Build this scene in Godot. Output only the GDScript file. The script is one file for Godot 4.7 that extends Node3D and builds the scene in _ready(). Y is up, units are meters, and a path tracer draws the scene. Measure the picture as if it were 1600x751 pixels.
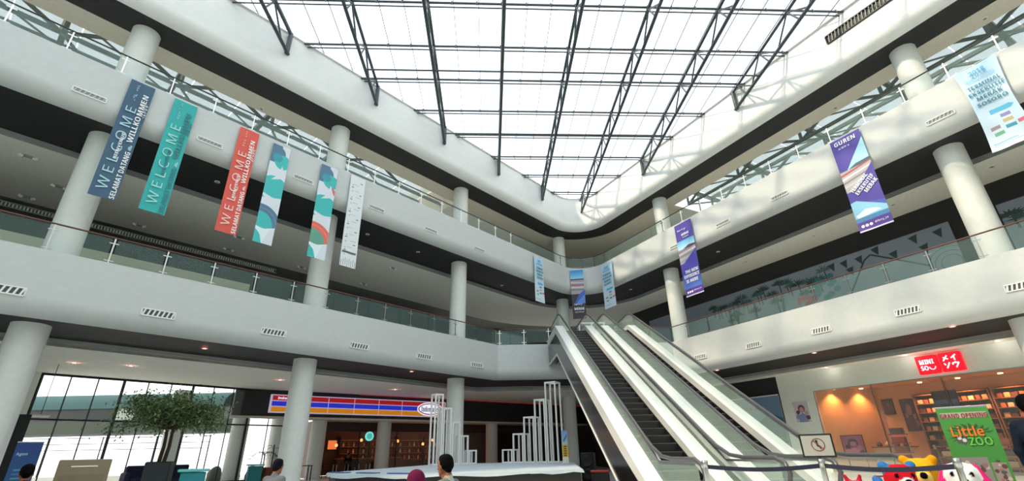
extends Node3D

# ---------------------------------------------------------------- materials
var M := {}
var rng := RandomNumberGenerator.new()
var noise_tex: ImageTexture
var brush_tex: ImageTexture


func mat(key: String, c: Color, rough := 0.6, metal := 0.0) -> StandardMaterial3D:
	var m := StandardMaterial3D.new()
	m.resource_name = key
	m.albedo_color = c
	m.roughness = rough
	m.metallic = metal
	M[key] = m
	return m


func grained(key: String, c: Color, rough: float, scale := 0.35, tex: Texture2D = null) -> StandardMaterial3D:
	var m := mat(key, c, rough)
	m.albedo_texture = tex if tex else noise_tex
	m.uv1_triplanar = true
	m.uv1_world_triplanar = true
	m.uv1_scale = Vector3.ONE * scale
	return m


func glassy(key: String, c: Color, a: float) -> StandardMaterial3D:
	var m := mat(key, Color(c.r, c.g, c.b, a), 0.03)
	m.transparency = BaseMaterial3D.TRANSPARENCY_ALPHA
	m.metallic_specular = 0.16
	return m


func glow(key: String, c: Color, e: float) -> StandardMaterial3D:
	var m := mat(key, c, 0.5)
	m.emission_enabled = true
	m.emission = c
	m.emission_energy_multiplier = e
	return m


func make_noise(lo: float, hi: float, freq: float, stretch := Vector2.ONE, s := 3) -> ImageTexture:
	var n := FastNoiseLite.new()
	n.seed = s
	n.frequency = freq
	n.fractal_octaves = 4
	var im := Image.create(256, 256, false, Image.FORMAT_RGB8)
	for y in 256:
		for x in 256:
			var ang := TAU / 256.0
			var v := n.get_noise_3d(cos(x * ang) * 40.0 * stretch.x, sin(x * ang) * 40.0 * stretch.x + cos(y * ang) * 40.0 * stretch.y, sin(y * ang) * 40.0 * stretch.y)
			var g := clampf(lerpf(lo, hi, 0.5 + v * 0.8), 0, 1)
			im.set_pixel(x, y, Color(g, g, g))
	return ImageTexture.create_from_image(im)


func materials() -> void:
	noise_tex = make_noise(0.965, 1.0, 0.05)
	brush_tex = make_noise(0.8, 1.0, 0.05, Vector2(0.2, 4.0), 9)
	grained("white_paint", Color(0.78, 0.795, 0.79), 0.55)
	grained("column_paint", Color(0.87, 0.88, 0.86), 0.5)
	grained("ceiling_paint", Color(0.93, 0.93, 0.89), 0.8)
	grained("tan_soffit", Color(0.82, 0.80, 0.74), 0.8)
	grained("grey_trim", Color(0.60, 0.61, 0.60), 0.7)
	grained("black_paint", Color(0.135, 0.14, 0.145), 0.7)
	grained("dark_wall", Color(0.17, 0.165, 0.16), 0.7)
	grained("pale_wall", Color(0.90, 0.93, 0.89), 0.5)
	grained("cream_wall", Color(0.78, 0.79, 0.68), 0.7)
	grained("warm_wall", Color(0.80, 0.62, 0.45), 0.7)
	grained("floor_tile", Color(0.88, 0.88, 0.86), 0.25, 0.2)
	grained("pavement", Color(0.85, 0.85, 0.84), 0.8, 0.1)
	mat("truss_steel", Color(0.28, 0.31, 0.33), 0.45, 0.3)
	mat("grey_steel", Color(0.42, 0.45, 0.43), 0.5, 0.2)
	mat("dark_frame", Color(0.07, 0.075, 0.08), 0.5, 0.2)
	mat("steel", Color(0.72, 0.73, 0.73), 0.28, 1.0)
	mat("bright_steel", Color(0.96, 0.96, 0.95), 0.3, 0.35)
	grained("brushed_steel", Color(0.52, 0.53, 0.53), 0.3, 0.6, brush_tex).metallic = 0.85
	mat("white_metal", Color(0.90, 0.90, 0.89), 0.4)
	mat("rail_brown", Color(0.36, 0.21, 0.18), 0.4)
	mat("rail_dark", Color(0.15, 0.16, 0.16), 0.4)
	mat("rubber", Color(0.05, 0.05, 0.055), 0.45)
	mat("handrail_grey", Color(0.30, 0.30, 0.31), 0.3)
	mat("vent_dark", Color(0.32, 0.33, 0.33), 0.7)
	mat("vent_pale", Color(0.68, 0.69, 0.68), 0.6)
	mat("step_black", Color(0.075, 0.075, 0.08), 0.5, 0.3)
	mat("step_edge", Color(0.45, 0.45, 0.45), 0.5, 0.4)
	glassy("glass", Color(0.72, 0.86, 0.83), 0.065)
	glassy("clear_glass", Color(0.92, 0.97, 0.96), 0.05)
	glassy("roof_glass", Color(0.95, 0.98, 1.0), 0.04).metallic_specular = 0.0
	var sheet := mat("roof_sheet", Color(0.74, 0.81, 0.81, 0.5), 0.6)
	sheet.transparency = BaseMaterial3D.TRANSPARENCY_ALPHA
	grained("lit_white_paint", Color(0.90, 0.91, 0.90), 0.55)  # the gallery white lightened: the ring's extra daylight put into the colour


# ---------------------------------------------------------------- mesh helpers
func nst() -> SurfaceTool:
	var st := SurfaceTool.new()
	st.begin(Mesh.PRIMITIVE_TRIANGLES)
	return st


func tri(st: SurfaceTool, a: Vector3, b: Vector3, c: Vector3, out: Vector3, g := -1) -> void:
	st.set_smooth_group(g)
	if (b - a).cross(c - a).dot(out) > 0.0:
		st.add_vertex(a); st.add_vertex(c); st.add_vertex(b)
	else:
		st.add_vertex(a); st.add_vertex(b); st.add_vertex(c)


func quad(st: SurfaceTool, a: Vector3, b: Vector3, c: Vector3, d: Vector3, out: Vector3, g := -1) -> void:
	tri(st, a, b, c, out, g)
	tri(st, a, c, d, out, g)


func uvquad(st: SurfaceTool, a: Vector3, b: Vector3, c: Vector3, d: Vector3, out: Vector3, r := Rect2(0, 0, 1, 1)) -> void:
	# a top left, b top right, c bottom right, d bottom left as read from the side «out» points to
	st.set_smooth_group(-1)
	var uv := [r.position, Vector2(r.end.x, r.position.y), r.end, Vector2(r.position.x, r.end.y)]
	var v := [a, b, c, d]
	var flip := (b - a).cross(c - a).dot(out) > 0.0
	for t in [[0, 1, 2], [0, 2, 3]]:
		var o: Array = [t[0], t[2], t[1]] if flip else t
		for i in o:
			st.set_uv(uv[i])
			st.add_vertex(v[i])


func boxb(st: SurfaceTool, o: Vector3, x: Vector3, y: Vector3, z: Vector3) -> void:
	# box centred at o with half axes x, y, z
	for t in [[x, y, z], [y, z, x], [z, x, y]]:
		for s in [-1.0, 1.0]:
			var n: Vector3 = t[0] * s
			quad(st, o + n - t[1] - t[2], o + n + t[1] - t[2], o + n + t[1] + t[2], o + n - t[1] + t[2], n)


func box(st: SurfaceTool, o: Vector3, size: Vector3, turn := 0.0) -> void:
	var b := Basis(Vector3.UP, turn)
	boxb(st, o, b.x * size.x / 2, Vector3.UP * size.y / 2, b.z * size.z / 2)


func rbox(st: SurfaceTool, o: Vector3, size: Vector3, turn := 0.0, c := 0.01) -> void:
	# box with chamfered edges (as three crossing slabs joined by a bevelled hull)
	var b := Basis(Vector3.UP, turn)
	var h := size / 2
	c = minf(c, minf(h.x, minf(h.y, h.z)) * 0.9)
	var ax := [b.x, Vector3.UP, b.z]
	var hh := [h.x, h.y, h.z]
	for i in 3:
		var j := (i + 1) % 3
		var k := (i + 2) % 3
		for s in [-1.0, 1.0]:
			var n: Vector3 = ax[i] * hh[i] * s
			var u: Vector3 = ax[j] * (hh[j] - c)
			var v: Vector3 = ax[k] * (hh[k] - c)
			quad(st, o + n - u - v, o + n + u - v, o + n + u + v, o + n - u + v, n)
			for s2 in [-1.0, 1.0]:
				# edge bevel between +-i and +-j
				var e1: Vector3 = ax[i] * hh[i] * s + ax[j] * (hh[j] - c) * s2
				var e2: Vector3 = ax[i] * (hh[i] - c) * s + ax[j] * hh[j] * s2
				quad(st, o + e1 - v, o + e1 + v, o + e2 + v, o + e2 - v, e1 + e2)
				for s3 in [-1.0, 1.0]:
					if i == 0:
						var p1: Vector3 = ax[0] * hh[0] * s + ax[1] * (hh[1] - c) * s2 + ax[2] * (hh[2] - c) * s3
						var p2: Vector3 = ax[0] * (hh[0] - c) * s + ax[1] * hh[1] * s2 + ax[2] * (hh[2] - c) * s3
						var p3: Vector3 = ax[0] * (hh[0] - c) * s + ax[1] * (hh[1] - c) * s2 + ax[2] * hh[2] * s3
						tri(st, o + p1, o + p2, o + p3, p1 + p2 + p3)


func bar(st: SurfaceTool, a: Vector3, b: Vector3, w: float, h: float, up := Vector3.UP) -> void:
	var d := b - a
	var s := d.cross(up)
	if s.length() < 1e-4:
		s = d.cross(Vector3.RIGHT)
	s = s.normalized()
	var u := s.cross(d).normalized()
	boxb(st, (a + b) / 2, d / 2, s * w / 2, u * h / 2)


func tube(st: SurfaceTool, pts: Array, r, sides := 8, g := 1) -> void:
	# swept round bar; r is a number or one radius per point
	var rings := []
	var side := Vector3.ZERO
	for i in pts.size():
		var p: Vector3 = pts[i]
		var d: Vector3 = ((pts[mini(i + 1, pts.size() - 1)] as Vector3) - (pts[maxi(i - 1, 0)] as Vector3)).normalized()
		if side == Vector3.ZERO:
			side = d.cross(Vector3.UP if absf(d.y) < 0.9 else Vector3.RIGHT).normalized()
		side = (side - d * side.dot(d)).normalized()
		var up := side.cross(d)
		var rr: float = r[i] if r is Array else r
		var ring := []
		for k in sides:
			var a := TAU * k / sides
			ring.append(p + (side * cos(a) + up * sin(a)) * rr)
		rings.append(ring)
	for i in pts.size() - 1:
		for k in sides:
			var k2 := (k + 1) % sides
			quad(st, rings[i][k], rings[i][k2], rings[i + 1][k2], rings[i + 1][k], (rings[i][k] as Vector3) + rings[i][k2] - pts[i] * 2.0, g)
	for e in [0, pts.size() - 1]:
		var q: Vector3 = pts[1] - pts[0] if e == 0 else pts[e - 1] - pts[e]
		for k in sides:
			tri(st, pts[e], rings[e][k], rings[e][(k + 1) % sides], -q)


func lathe(st: SurfaceTool, o: Vector3, prof: Array, segs := 24, g := 1) -> void:
	# prof: Vector2(radius, height) from bottom to top
	for i in prof.size() - 1:
		var p: Vector2 = prof[i]
		var q: Vector2 = prof[i + 1]
		for k in segs:
			var a := TAU * k / segs
			var b := TAU * (k + 1) / segs
			var da := Vector3(cos(a), 0, sin(a))
			var db := Vector3(cos(b), 0, sin(b))
			var nrm := (da + db) * (q.y - p.y) + Vector3.UP * 2.0 * (p.x - q.x)
			if p.x < 1e-5:
				tri(st, o + Vector3.UP * p.y, o + da * q.x + Vector3.UP * q.y, o + db * q.x + Vector3.UP * q.y, nrm, g)
			elif q.x < 1e-5:
				tri(st, o + da * p.x + Vector3.UP * p.y, o + db * p.x + Vector3.UP * p.y, o + Vector3.UP * q.y, nrm, g)
			else:
				quad(st, o + da * p.x + Vector3.UP * p.y, o + db * p.x + Vector3.UP * p.y, o + db * q.x + Vector3.UP * q.y, o + da * q.x + Vector3.UP * q.y, nrm, g)


func prism(st: SurfaceTool, poly: PackedVector2Array, to3: Callable, y0: float, y1: float) -> void:
	# outline poly (2D) extruded from y0 to y1; to3(point, y) gives the place
	var idx := Geometry2D.triangulate_polygon(poly)
	var up: Vector3 = to3.call(poly[0], y1) - to3.call(poly[0], y0)
	for i in range(0, idx.size(), 3):
		tri(st, to3.call(poly[idx[i]], y1), to3.call(poly[idx[i + 1]], y1), to3.call(poly[idx[i + 2]], y1), up)
		tri(st, to3.call(poly[idx[i]], y0), to3.call(poly[idx[i + 1]], y0), to3.call(poly[idx[i + 2]], y0), -up)
	var n := poly.size()
	var ccw := not Geometry2D.is_polygon_clockwise(poly)
	for i in n:
		var a := poly[i]
		var b := poly[(i + 1) % n]
		var e := b - a
		var on := Vector2(e.y, -e.x) if ccw else Vector2(-e.y, e.x)
		var out3: Vector3 = to3.call(a + on, y0) - to3.call(a, y0)
		quad(st, to3.call(a, y0), to3.call(b, y0), to3.call(b, y1), to3.call(a, y1), out3)


func done(st: SurfaceTool, m: Material) -> ArrayMesh:
	st.generate_normals()
	st.index()
	var mesh := st.commit()
	mesh.surface_set_material(0, m)
	return mesh


func obj(called: String, st: SurfaceTool, m: Material, parent: Node = self) -> MeshInstance3D:
	return inst(called, done(st, m), parent)


func inst(called: String, mesh: Mesh, parent: Node = self, at := Transform3D()) -> MeshInstance3D:
	var o := MeshInstance3D.new()
	o.name = numbered(called) if parent == self else called
	o.mesh = mesh
	o.transform = at
	parent.add_child(o, true)
	return o


var used := {}


func numbered(called: String) -> String:
	if not used.has(called):
		used[called] = 0
		return called
	used[called] += 1
	return "%s_%03d" % [called, used[called]]


func thing(called: String, label: String, category: String, at := Vector3.ZERO, turn := 0.0, group := "") -> Node3D:
	var o := Node3D.new()
	o.name = numbered(called)
	add_child(o)
	o.position = at
	o.rotation.y = turn
	tag(o, label, category, group)
	return o


func tag(o: Node, label: String, category: String, group := "") -> void:
	o.set_meta("label", label)
	o.set_meta("category", category)
	if group:
		o.set_meta("group", group)


func struct(called: String, st: SurfaceTool, m: Material, parent: Node = self) -> MeshInstance3D:
	var o := obj(called, st, m, parent)
	if parent == self:
		o.set_meta("kind", "structure")
	return o


func ordinal(n: int) -> String:
	return ["first", "second", "third", "fourth", "fifth", "sixth", "seventh", "eighth", "ninth", "tenth", "eleventh", "twelfth", "thirteenth", "fourteenth", "fifteenth", "sixteenth", "seventeenth", "eighteenth", "nineteenth", "twentieth"][n]


# ---------------------------------------------------------------- plan of the building
# plan points are Vector2(x, distance ahead); heights are metres above the ground floor
const O := [Vector2(-14.905, 14.443), Vector2(10.428, 29.722)]
const U := [Vector2(0.655, 0.756), Vector2(0.474, -0.881)]
const N := [Vector2(0.756, -0.655), Vector2(-0.881, -0.474)]
const FACE := 1.54
const LIP := 1.045
const P2 := 6.985   # kerb of the middle gallery
const P3 := 13.94   # kerb of the upper gallery
const C1 := 5.03    # black soffits
const C2 := 11.99
const C3 := 17.23
const CREASE := 18.70
const GLASS := 19.97
const S_L := -26.0
const S_R := 40.0


func plan(side: int, s: float, off: float) -> Vector2:
	return O[side] + U[side] * s + N[side] * off


func v3(p: Vector2, h: float) -> Vector3:
	return Vector3(p.x, h, -p.y)


func wp(side: int, s: float, off: float, h: float) -> Vector3:
	return v3(plan(side, s, off), h)


func into(side: int) -> Vector3:   # direction from a wing into the hall
	return Vector3(N[side].x, 0, -N[side].y)


func along(side: int) -> Vector3:
	return Vector3(U[side].x, 0, -U[side].y)


const CHAM := [Vector2(-0.9, 28.2), Vector2(8.6, 28.45)]


func meet(a: Vector2, da: Vector2, b: Vector2, db: Vector2) -> Vector2:
	return Geometry2D.line_intersects_line(a, da, b, db)


func path(off: float, chamfer := false) -> Array:
	var out := [plan(0, S_L, off)]
	if chamfer:
		var e: Vector2 = (CHAM[1] - CHAM[0]).normalized()
		var n := Vector2(e.y, -e.x)   # towards the hall
		var c: Vector2 = CHAM[0] + n * (off - FACE)
		out.append(meet(plan(0, 0, off), U[0], c, e))
		out.append(meet(c, e, plan(1, 0, off), U[1]))
	else:
		var r0 := 1.8
		var c := meet(plan(0, 0, FACE + r0), U[0], plan(1, 0, FACE + r0), U[1])
		var r := r0 + FACE - off
		var a0: float = (-N[0]).angle()
		var a1: float = (-N[1]).angle()
		for i in 17:
			var a := lerpf(a0, a1, i / 16.0)
			out.append(c + Vector2(cos(a), sin(a)) * r)
	out.append(plan(1, S_R, off))
	return out


func sweep(st: SurfaceTool, prof: Array, chamfer := false, g := 1) -> void:
	# prof: Vector2(offset, height) list; smooth along and across
	var rows := []
	for p in prof:
		var row := []
		for q in path(p.x, chamfer):
			row.append(v3(q, p.y))
		rows.append(row)
	for j in rows.size() - 1:
		for i in rows[j].size() - 1:
			var a: Vector3 = rows[j][i]
			var b: Vector3 = rows[j][i + 1]
			var d: Vector3 = rows[j + 1][i]
			var e := b - a
			var right := Vector3(-e.z, 0, e.x).normalized()   # into the hall (walking left wing to right wing)
			var dp: Vector2 = prof[j + 1] - prof[j]
			# outward normal of the profile walked from top kerb down the face and under
			var nrm := right * (-dp.y) + Vector3.UP * dp.x
			if chamfer:
				quad(st, a, b, rows[j + 1][i + 1], d, nrm, g + i * 10)
			else:
				quad(st, a, b, rows[j + 1][i + 1], d, nrm, g)


func _ready() -> void:
	rng.seed = 11
	setup_camera_and_light()
	materials()
	build_shell()
	build_columns()
	build_skylight()
	build_side_roofs()
	build_railings()
	build_vents()
	build_banners()
	build_escalators()
	build_shop_right()
	build_left_ground()
	build_stage()
	build_foreground()
	build_people()
	build_small_lights()


func setup_camera_and_light() -> void:
	var cam := Camera3D.new()
	cam.name = "camera"
	var p := deg_to_rad(24.054)
	var r := deg_to_rad(-1.2012)
	var fw := Vector3(0, sin(p), -cos(p))
	var rt0 := Vector3.RIGHT
	var up0 := rt0.cross(fw)
	var rt := rt0 * cos(r) + up0 * sin(r)
	var up := up0 * cos(r) - rt0 * sin(r)
	cam.transform = Transform3D(Basis(rt, up, -fw), Vector3(0, 1.1, 0))
	cam.fov = 53.36
	cam.near = 0.05
	cam.far = 300.0
	add_child(cam)

	var env := Environment.new()
	var sky := Sky.new()
	var sm := ProceduralSkyMaterial.new()
	sm.sky_top_color = Color(0.93, 0.97, 1.0)
	sm.sky_horizon_color = Color(1.0, 1.0, 0.99)
	sm.ground_bottom_color = Color(0.75, 0.75, 0.74)
	sm.ground_horizon_color = Color(0.9, 0.9, 0.9)
	sm.sun_angle_max = 1.0
	sky.sky_material = sm
	env.background_mode = Environment.BG_SKY
	env.sky = sky
	env.background_energy_multiplier = 2.2
	env.tonemap_mode = Environment.TONE_MAPPER_LINEAR
	env.tonemap_exposure = 1.0
	env.sdfgi_enabled = true
	env.ssao_enabled = true
	env.ssil_enabled = true
	var we := WorldEnvironment.new()
	we.name = "environment"
	we.environment = env
	add_child(we)

	var sun := DirectionalLight3D.new()
	sun.name = "sun"
	sun.light_color = Color(1.0, 0.93, 0.80)
	sun.light_energy = 1.3
	sun.light_angular_distance = 3.0
	sun.shadow_enabled = true
	add_child(sun)
	sun.look_at_from_position(Vector3.ZERO, Vector3(0.78, -0.85, -0.28))


# ---------------------------------------------------------------- the shell
func v2p(arr: Array) -> PackedVector2Array:
	var o := PackedVector2Array()
	for a in arr:
		o.append(a)
	return o


func up3(p: Vector2, y: float) -> Vector3:
	return v3(p, y)


func wallbox(st: SurfaceTool, a: Vector2, b: Vector2, h0: float, h1: float, t: float) -> void:
	# upright wall from plan point a to b, t thick, centred on the line
	bar(st, v3(a, (h0 + h1) / 2), v3(b, (h0 + h1) / 2), t, h1 - h0)


func build_shell() -> void:
	# ground floor inside and paving outside
	var wl0 := plan(0, S_L, -9.1)
	var wl1 := plan(0, 40.0, -9.1)
	var st := nst()
	prism(st, v2p([wl0, wl1, Vector2(70, 60), Vector2(70, -8), Vector2(-29, -8)]), up3, -0.3, 0.0)
	struct("floor", st, M.floor_tile)
	st = nst()
	prism(st, v2p([wl1, wl0, Vector2(-29, -8), Vector2(-140, -8), Vector2(-140, 140), Vector2(40, 140)]), up3, -0.35, -0.03)
	struct("floor", st, M.pavement)
	# middle and upper gallery: kerb, face and rounded lip in white, one band each
	for lv in [[P2, C1, true], [P3, C2, false]]:
		var top: float = lv[0]
		var low: float = lv[1]
		var prof := [Vector2(FACE, top), Vector2(FACE, low + 0.75), Vector2(FACE, low + 0.52)]
		for i in 9:
			var a := i / 8.0 * PI / 2
			prof.append(Vector2(LIP + 0.495 * cos(a), low + 0.495 - 0.495 * sin(a)))
		st = nst()
		sweep(st, [Vector2(FACE - 0.3, top - 0.12), Vector2(FACE - 0.3, top)], lv[2], 3)
		sweep(st, [Vector2(FACE - 0.3, top), Vector2(FACE, top)], lv[2], 4)
		sweep(st, prof, lv[2], 1)
		struct("trim", st, M.white_paint)
		st = nst()
		sweep(st, [Vector2(-13, top - 0.12), Vector2(FACE - 0.3, top - 0.12)], lv[2], 2)
		struct("floor", st, M.floor_tile)
	# ring under the skylight
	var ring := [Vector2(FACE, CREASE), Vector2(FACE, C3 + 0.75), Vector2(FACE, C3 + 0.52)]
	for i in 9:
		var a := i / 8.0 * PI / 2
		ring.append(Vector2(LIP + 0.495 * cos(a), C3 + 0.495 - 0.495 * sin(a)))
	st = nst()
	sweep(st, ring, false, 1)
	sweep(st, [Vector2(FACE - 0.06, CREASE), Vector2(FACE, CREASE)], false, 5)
	struct("trim", st, M.lit_white_paint)
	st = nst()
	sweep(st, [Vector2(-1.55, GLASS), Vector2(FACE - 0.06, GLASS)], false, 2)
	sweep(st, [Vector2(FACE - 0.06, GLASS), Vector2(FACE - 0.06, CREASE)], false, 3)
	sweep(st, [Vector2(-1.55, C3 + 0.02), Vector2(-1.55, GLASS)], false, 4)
	struct("wall_skylight", st, M.lit_white_paint)
	# solid corner of the upper gallery: ceiling, back wall, and an added glazed gap on the right
	var cor := [plan(0, 18.6, -1.53)]
	var arc := path(-1.53)
	for i in range(1, 18):
		cor.append(arc[i])
	cor.append_array([plan(1, -0.2, -1.53), plan(1, -0.2, -13), path(-13)[9], plan(0, 18.6, -13)])
	st = nst()
	prism(st, v2p(cor), up3, C3 + 0.005, C3 + 0.12)
	struct("ceiling", st, M.tan_soffit)
	st = nst()
	sweep(st, [Vector2(-7.0, C3), Vector2(-7.0, P3 - 0.12)], false, 2)
	var keep := nst()
	var back := path(-7.0)
	for i in 16:
		wallbox(keep, back[i + 1], back[i + 2], P3 - 0.12, C3, 0.2)
	wallbox(keep, plan(0, 18.6, -7.0), back[1], P3 - 0.12, C3, 0.2)
	wallbox(keep, back[17], plan(1, -0.2, -7.0), P3 - 0.12, C3, 0.2)
	wallbox(keep, plan(0, 18.6, -7.0), plan(0, 18.6, -13.0), P3 - 0.12, C3, 0.2)
	wallbox(keep, plan(0, 18.7, -1.6), plan(0, 18.7, -13.0), C3 + 0.12, 20.0, 0.2)
	wallbox(keep, plan(1, -0.2, -7.0), plan(1, -0.2, -13.0), P3 - 0.12, C3, 0.2)
	struct("wall_corner", keep, M.tan_soffit)
	st = nst()
	bar(st, wp(1, -0.3, -1.65, 18.4), wp(1, -0.3, -12.9, 18.4), 0.015, 2.2)
	var cl := struct("window_added_gap", st, M.roof_glass)  # made-up glazing over a gap left open so bright sky shows through
	for i in 5:
		st = nst()
		bar(st, wp(1, -0.3, -1.7 - i * 2.8, C3 + 0.12), wp(1, -0.3, -1.7 - i * 2.8, 19.6), 0.06, 0.06, along(1))
		obj("mullion", st, M.grey_steel, cl)
	# black soffits, dropped ceilings
	st = nst()
	sweep(st, [Vector2(LIP, C1), Vector2(-1.85, C1)], true, 2)
	struct("ceiling", st, M.black_paint)
	st = nst()
	sweep(st, [Vector2(LIP, C2), Vector2(-1.85, C2)], false, 2)
	struct("ceiling", st, M.black_paint)
	st = nst()
	sweep(st, [Vector2(LIP, C3), Vector2(-0.39, C3)], false, 2)
	struct("ceiling", st, M.black_paint)
	st = nst()
	sweep(st, [Vector2(-0.39, C3), Vector2(-1.55, C3)], false, 2)
	struct("ceiling", st, M.tan_soffit)
	st = nst()
	sweep(st, [Vector2(-1.85, C1), Vector2(-1.85, 4.77)], true, 2)
	struct("trim", st, M.grey_trim)
	st = nst()
	sweep(st, [Vector2(-1.85, C2), Vector2(-1.85, 11.75)], false, 2)
	struct("trim", st, M.grey_trim)
	st = nst()
	var cp := path(-1.85, true)
	cp.append_array([plan(1, S_R, -6.3), plan(1, -6.0, -6.3), Vector2(7.4, 38.3), Vector2(7.4, 48.2), Vector2(6.2, 43.9), K_O, plan(0, S_L, -9.1)])
	prism(st, v2p(cp), up3, 4.77, 4.9)
	struct("ceiling", st, M.ceiling_paint)
	st = nst()
	sweep(st, [Vector2(-1.85, 11.75), Vector2(-7.75, 11.75)], false, 2)
	sweep(st, [Vector2(-7.75, 11.75), Vector2(-7.75, 12.6)], false, 3)
	struct("ceiling", st, M.ceiling_paint)
	st = nst()
	sweep(st, [Vector2(-7.75, 12.6), Vector2(-13, 12.6)], false, 2)
	struct("ceiling", st, M.grey_trim)
	# outer walls of the middle and upper floors, and the wall behind the camera
	st = nst()
	sweep(st, [Vector2(-13, 19.2), Vector2(-13, P3 - 0.12)], false, 2)
	struct("wall_upper", st, M.pale_wall)
	st = nst()
	sweep(st, [Vector2(-13, 12.6), Vector2(-13, P2 - 0.12)], false, 2)
	struct("wall_middle", st, M.dark_wall)
	st = nst()
	wallbox(st, Vector2(-60, -6.2), Vector2(70, -6.2), 0.0, 20.2, 0.4)
	struct("wall_back", st, M.pale_wall)
	# middle gallery, right wing: black bulkhead over printed hoardings
	st = nst()
	wallbox(st, plan(1, -9, -4.55), plan(1, S_R, -4.55), P2 - 0.12, 11.75, 0.25)
	struct("wall_right", st, M.black_paint)
	build_hoardings()
	# middle gallery, left wing: low pale wall and a perforated ceiling grille behind it
	st = nst()
	wallbox(st, plan(0, -16, -4.0), plan(0, 7.3, -4.0), P2 - 0.12, 9.05, 0.18)
	struct("wall_left", st, M.cream_wall)
	var g := thing("ceiling_grille", "long perforated grey grille strip along the ceiling edge behind the left middle gallery", "grille")
	st = nst()
	for e in [[11.63, 0.05], [11.42, 0.05]]:
		bar(st, wp(0, -16, -8.0, e[0]), wp(0, 10, -8.0, e[0]), 0.06, e[1])
	obj("frame", st, M.grey_trim, g)
	st = nst()
	for i in 216:
		bar(st, wp(0, -16 + i * 0.12, -8.0, 11.44), wp(0, -16 + i * 0.12, -8.0, 11.61), 0.05, 0.05)
	obj("slats", st, M.white_metal, g).set_meta("kind", "stuff")
	# tinted glazing behind the low wall
	st = nst()
	bar(st, wp(0, -20, -11.9, 9.6), wp(0, 26, -11.9, 9.6), 0.05, 5.6)
	var wgl := struct("window_middle", st, mat("tinted_glass", Color(0.22, 0.24, 0.25), 0.8))
	for i in 16:
		st = nst()
		bar(st, wp(0, -20 + i * 3.0, -11.8, 6.9), wp(0, -20 + i * 3.0, -11.8, 12.5), 0.08, 0.12)
		obj("mullion", st, M.dark_frame, wgl)


func build_columns() -> void:
	var cols := [[0, 0.0], [0, 8.83], [0, 17.67], [1, 0.0], [1, 15.26], [0, -8.83], [1, 30.0]]
	var where := ["first from the left edge", "second from the left edge", "third from the left edge", "first to the right of the hall corner", "nearest the right edge"]
	var lev := [[0.0, C1, "ground floor"], [P2 - 0.12, C2, "middle gallery"], [P3 - 0.12, C3, "upper gallery"]]
	for l in 3:
		var all := []
		for c in 5:
			all.append([plan(cols[c][0], cols[c][1], 0.0), where[c]])
		all.append([Vector2(3.83, 36.07), "standing in the far hall corner"])
		for a in all:
			var st := nst()
			var h: float = lev[l][1] - lev[l][0]
			lathe(st, Vector3.ZERO, [Vector2(0.48, 0), Vector2(0.48, h * 0.5), Vector2(0.48, h)], 40)
			var o := obj("column", st, M.column_paint)
			o.position = v3(a[0], lev[l][0])
			var w: String = a[1]
			tag(o, "round white column on the %s, %s" % [lev[l][2], w], "column", "round columns of the hall")


# ---------------------------------------------------------------- skylight
const F_AX := Vector2(-0.0506, 0.9987)
const R_AX := Vector2(0.9987, 0.0506)


func ll(lat: float, lon: float, h: float) -> Vector3:
	return v3(R_AX * lat + F_AX * lon, h)


func off_of(p: Vector2) -> float:   # how far inside the hall a plan point lies (beyond the faces, least of both wings)
	return minf((p - O[0]).dot(N[0]), (p - O[1]).dot(N[1])) - FACE


const LATS := [-13.02, -9.62, -6.2, -2.8, 0.62, 4.0, 7.35, 10.65, 13.95, 17.3]
const LONS := [5.6, 8.2, 10.7, 13.15, 15.6, 18.15, 20.5, 23.1, 25.45, 27.9, 30.28, 32.8]


func lon_end(lat: float, off := 0.0) -> float:   # where a line along the trusses meets the ring
	var lo := -10.0
	var hi := 45.0
	for i in 40:
		var m := (lo + hi) / 2
		if off_of(R_AX * lat + F_AX * m) > off:
			lo = m
		else:
			hi = m
	return lo


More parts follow.
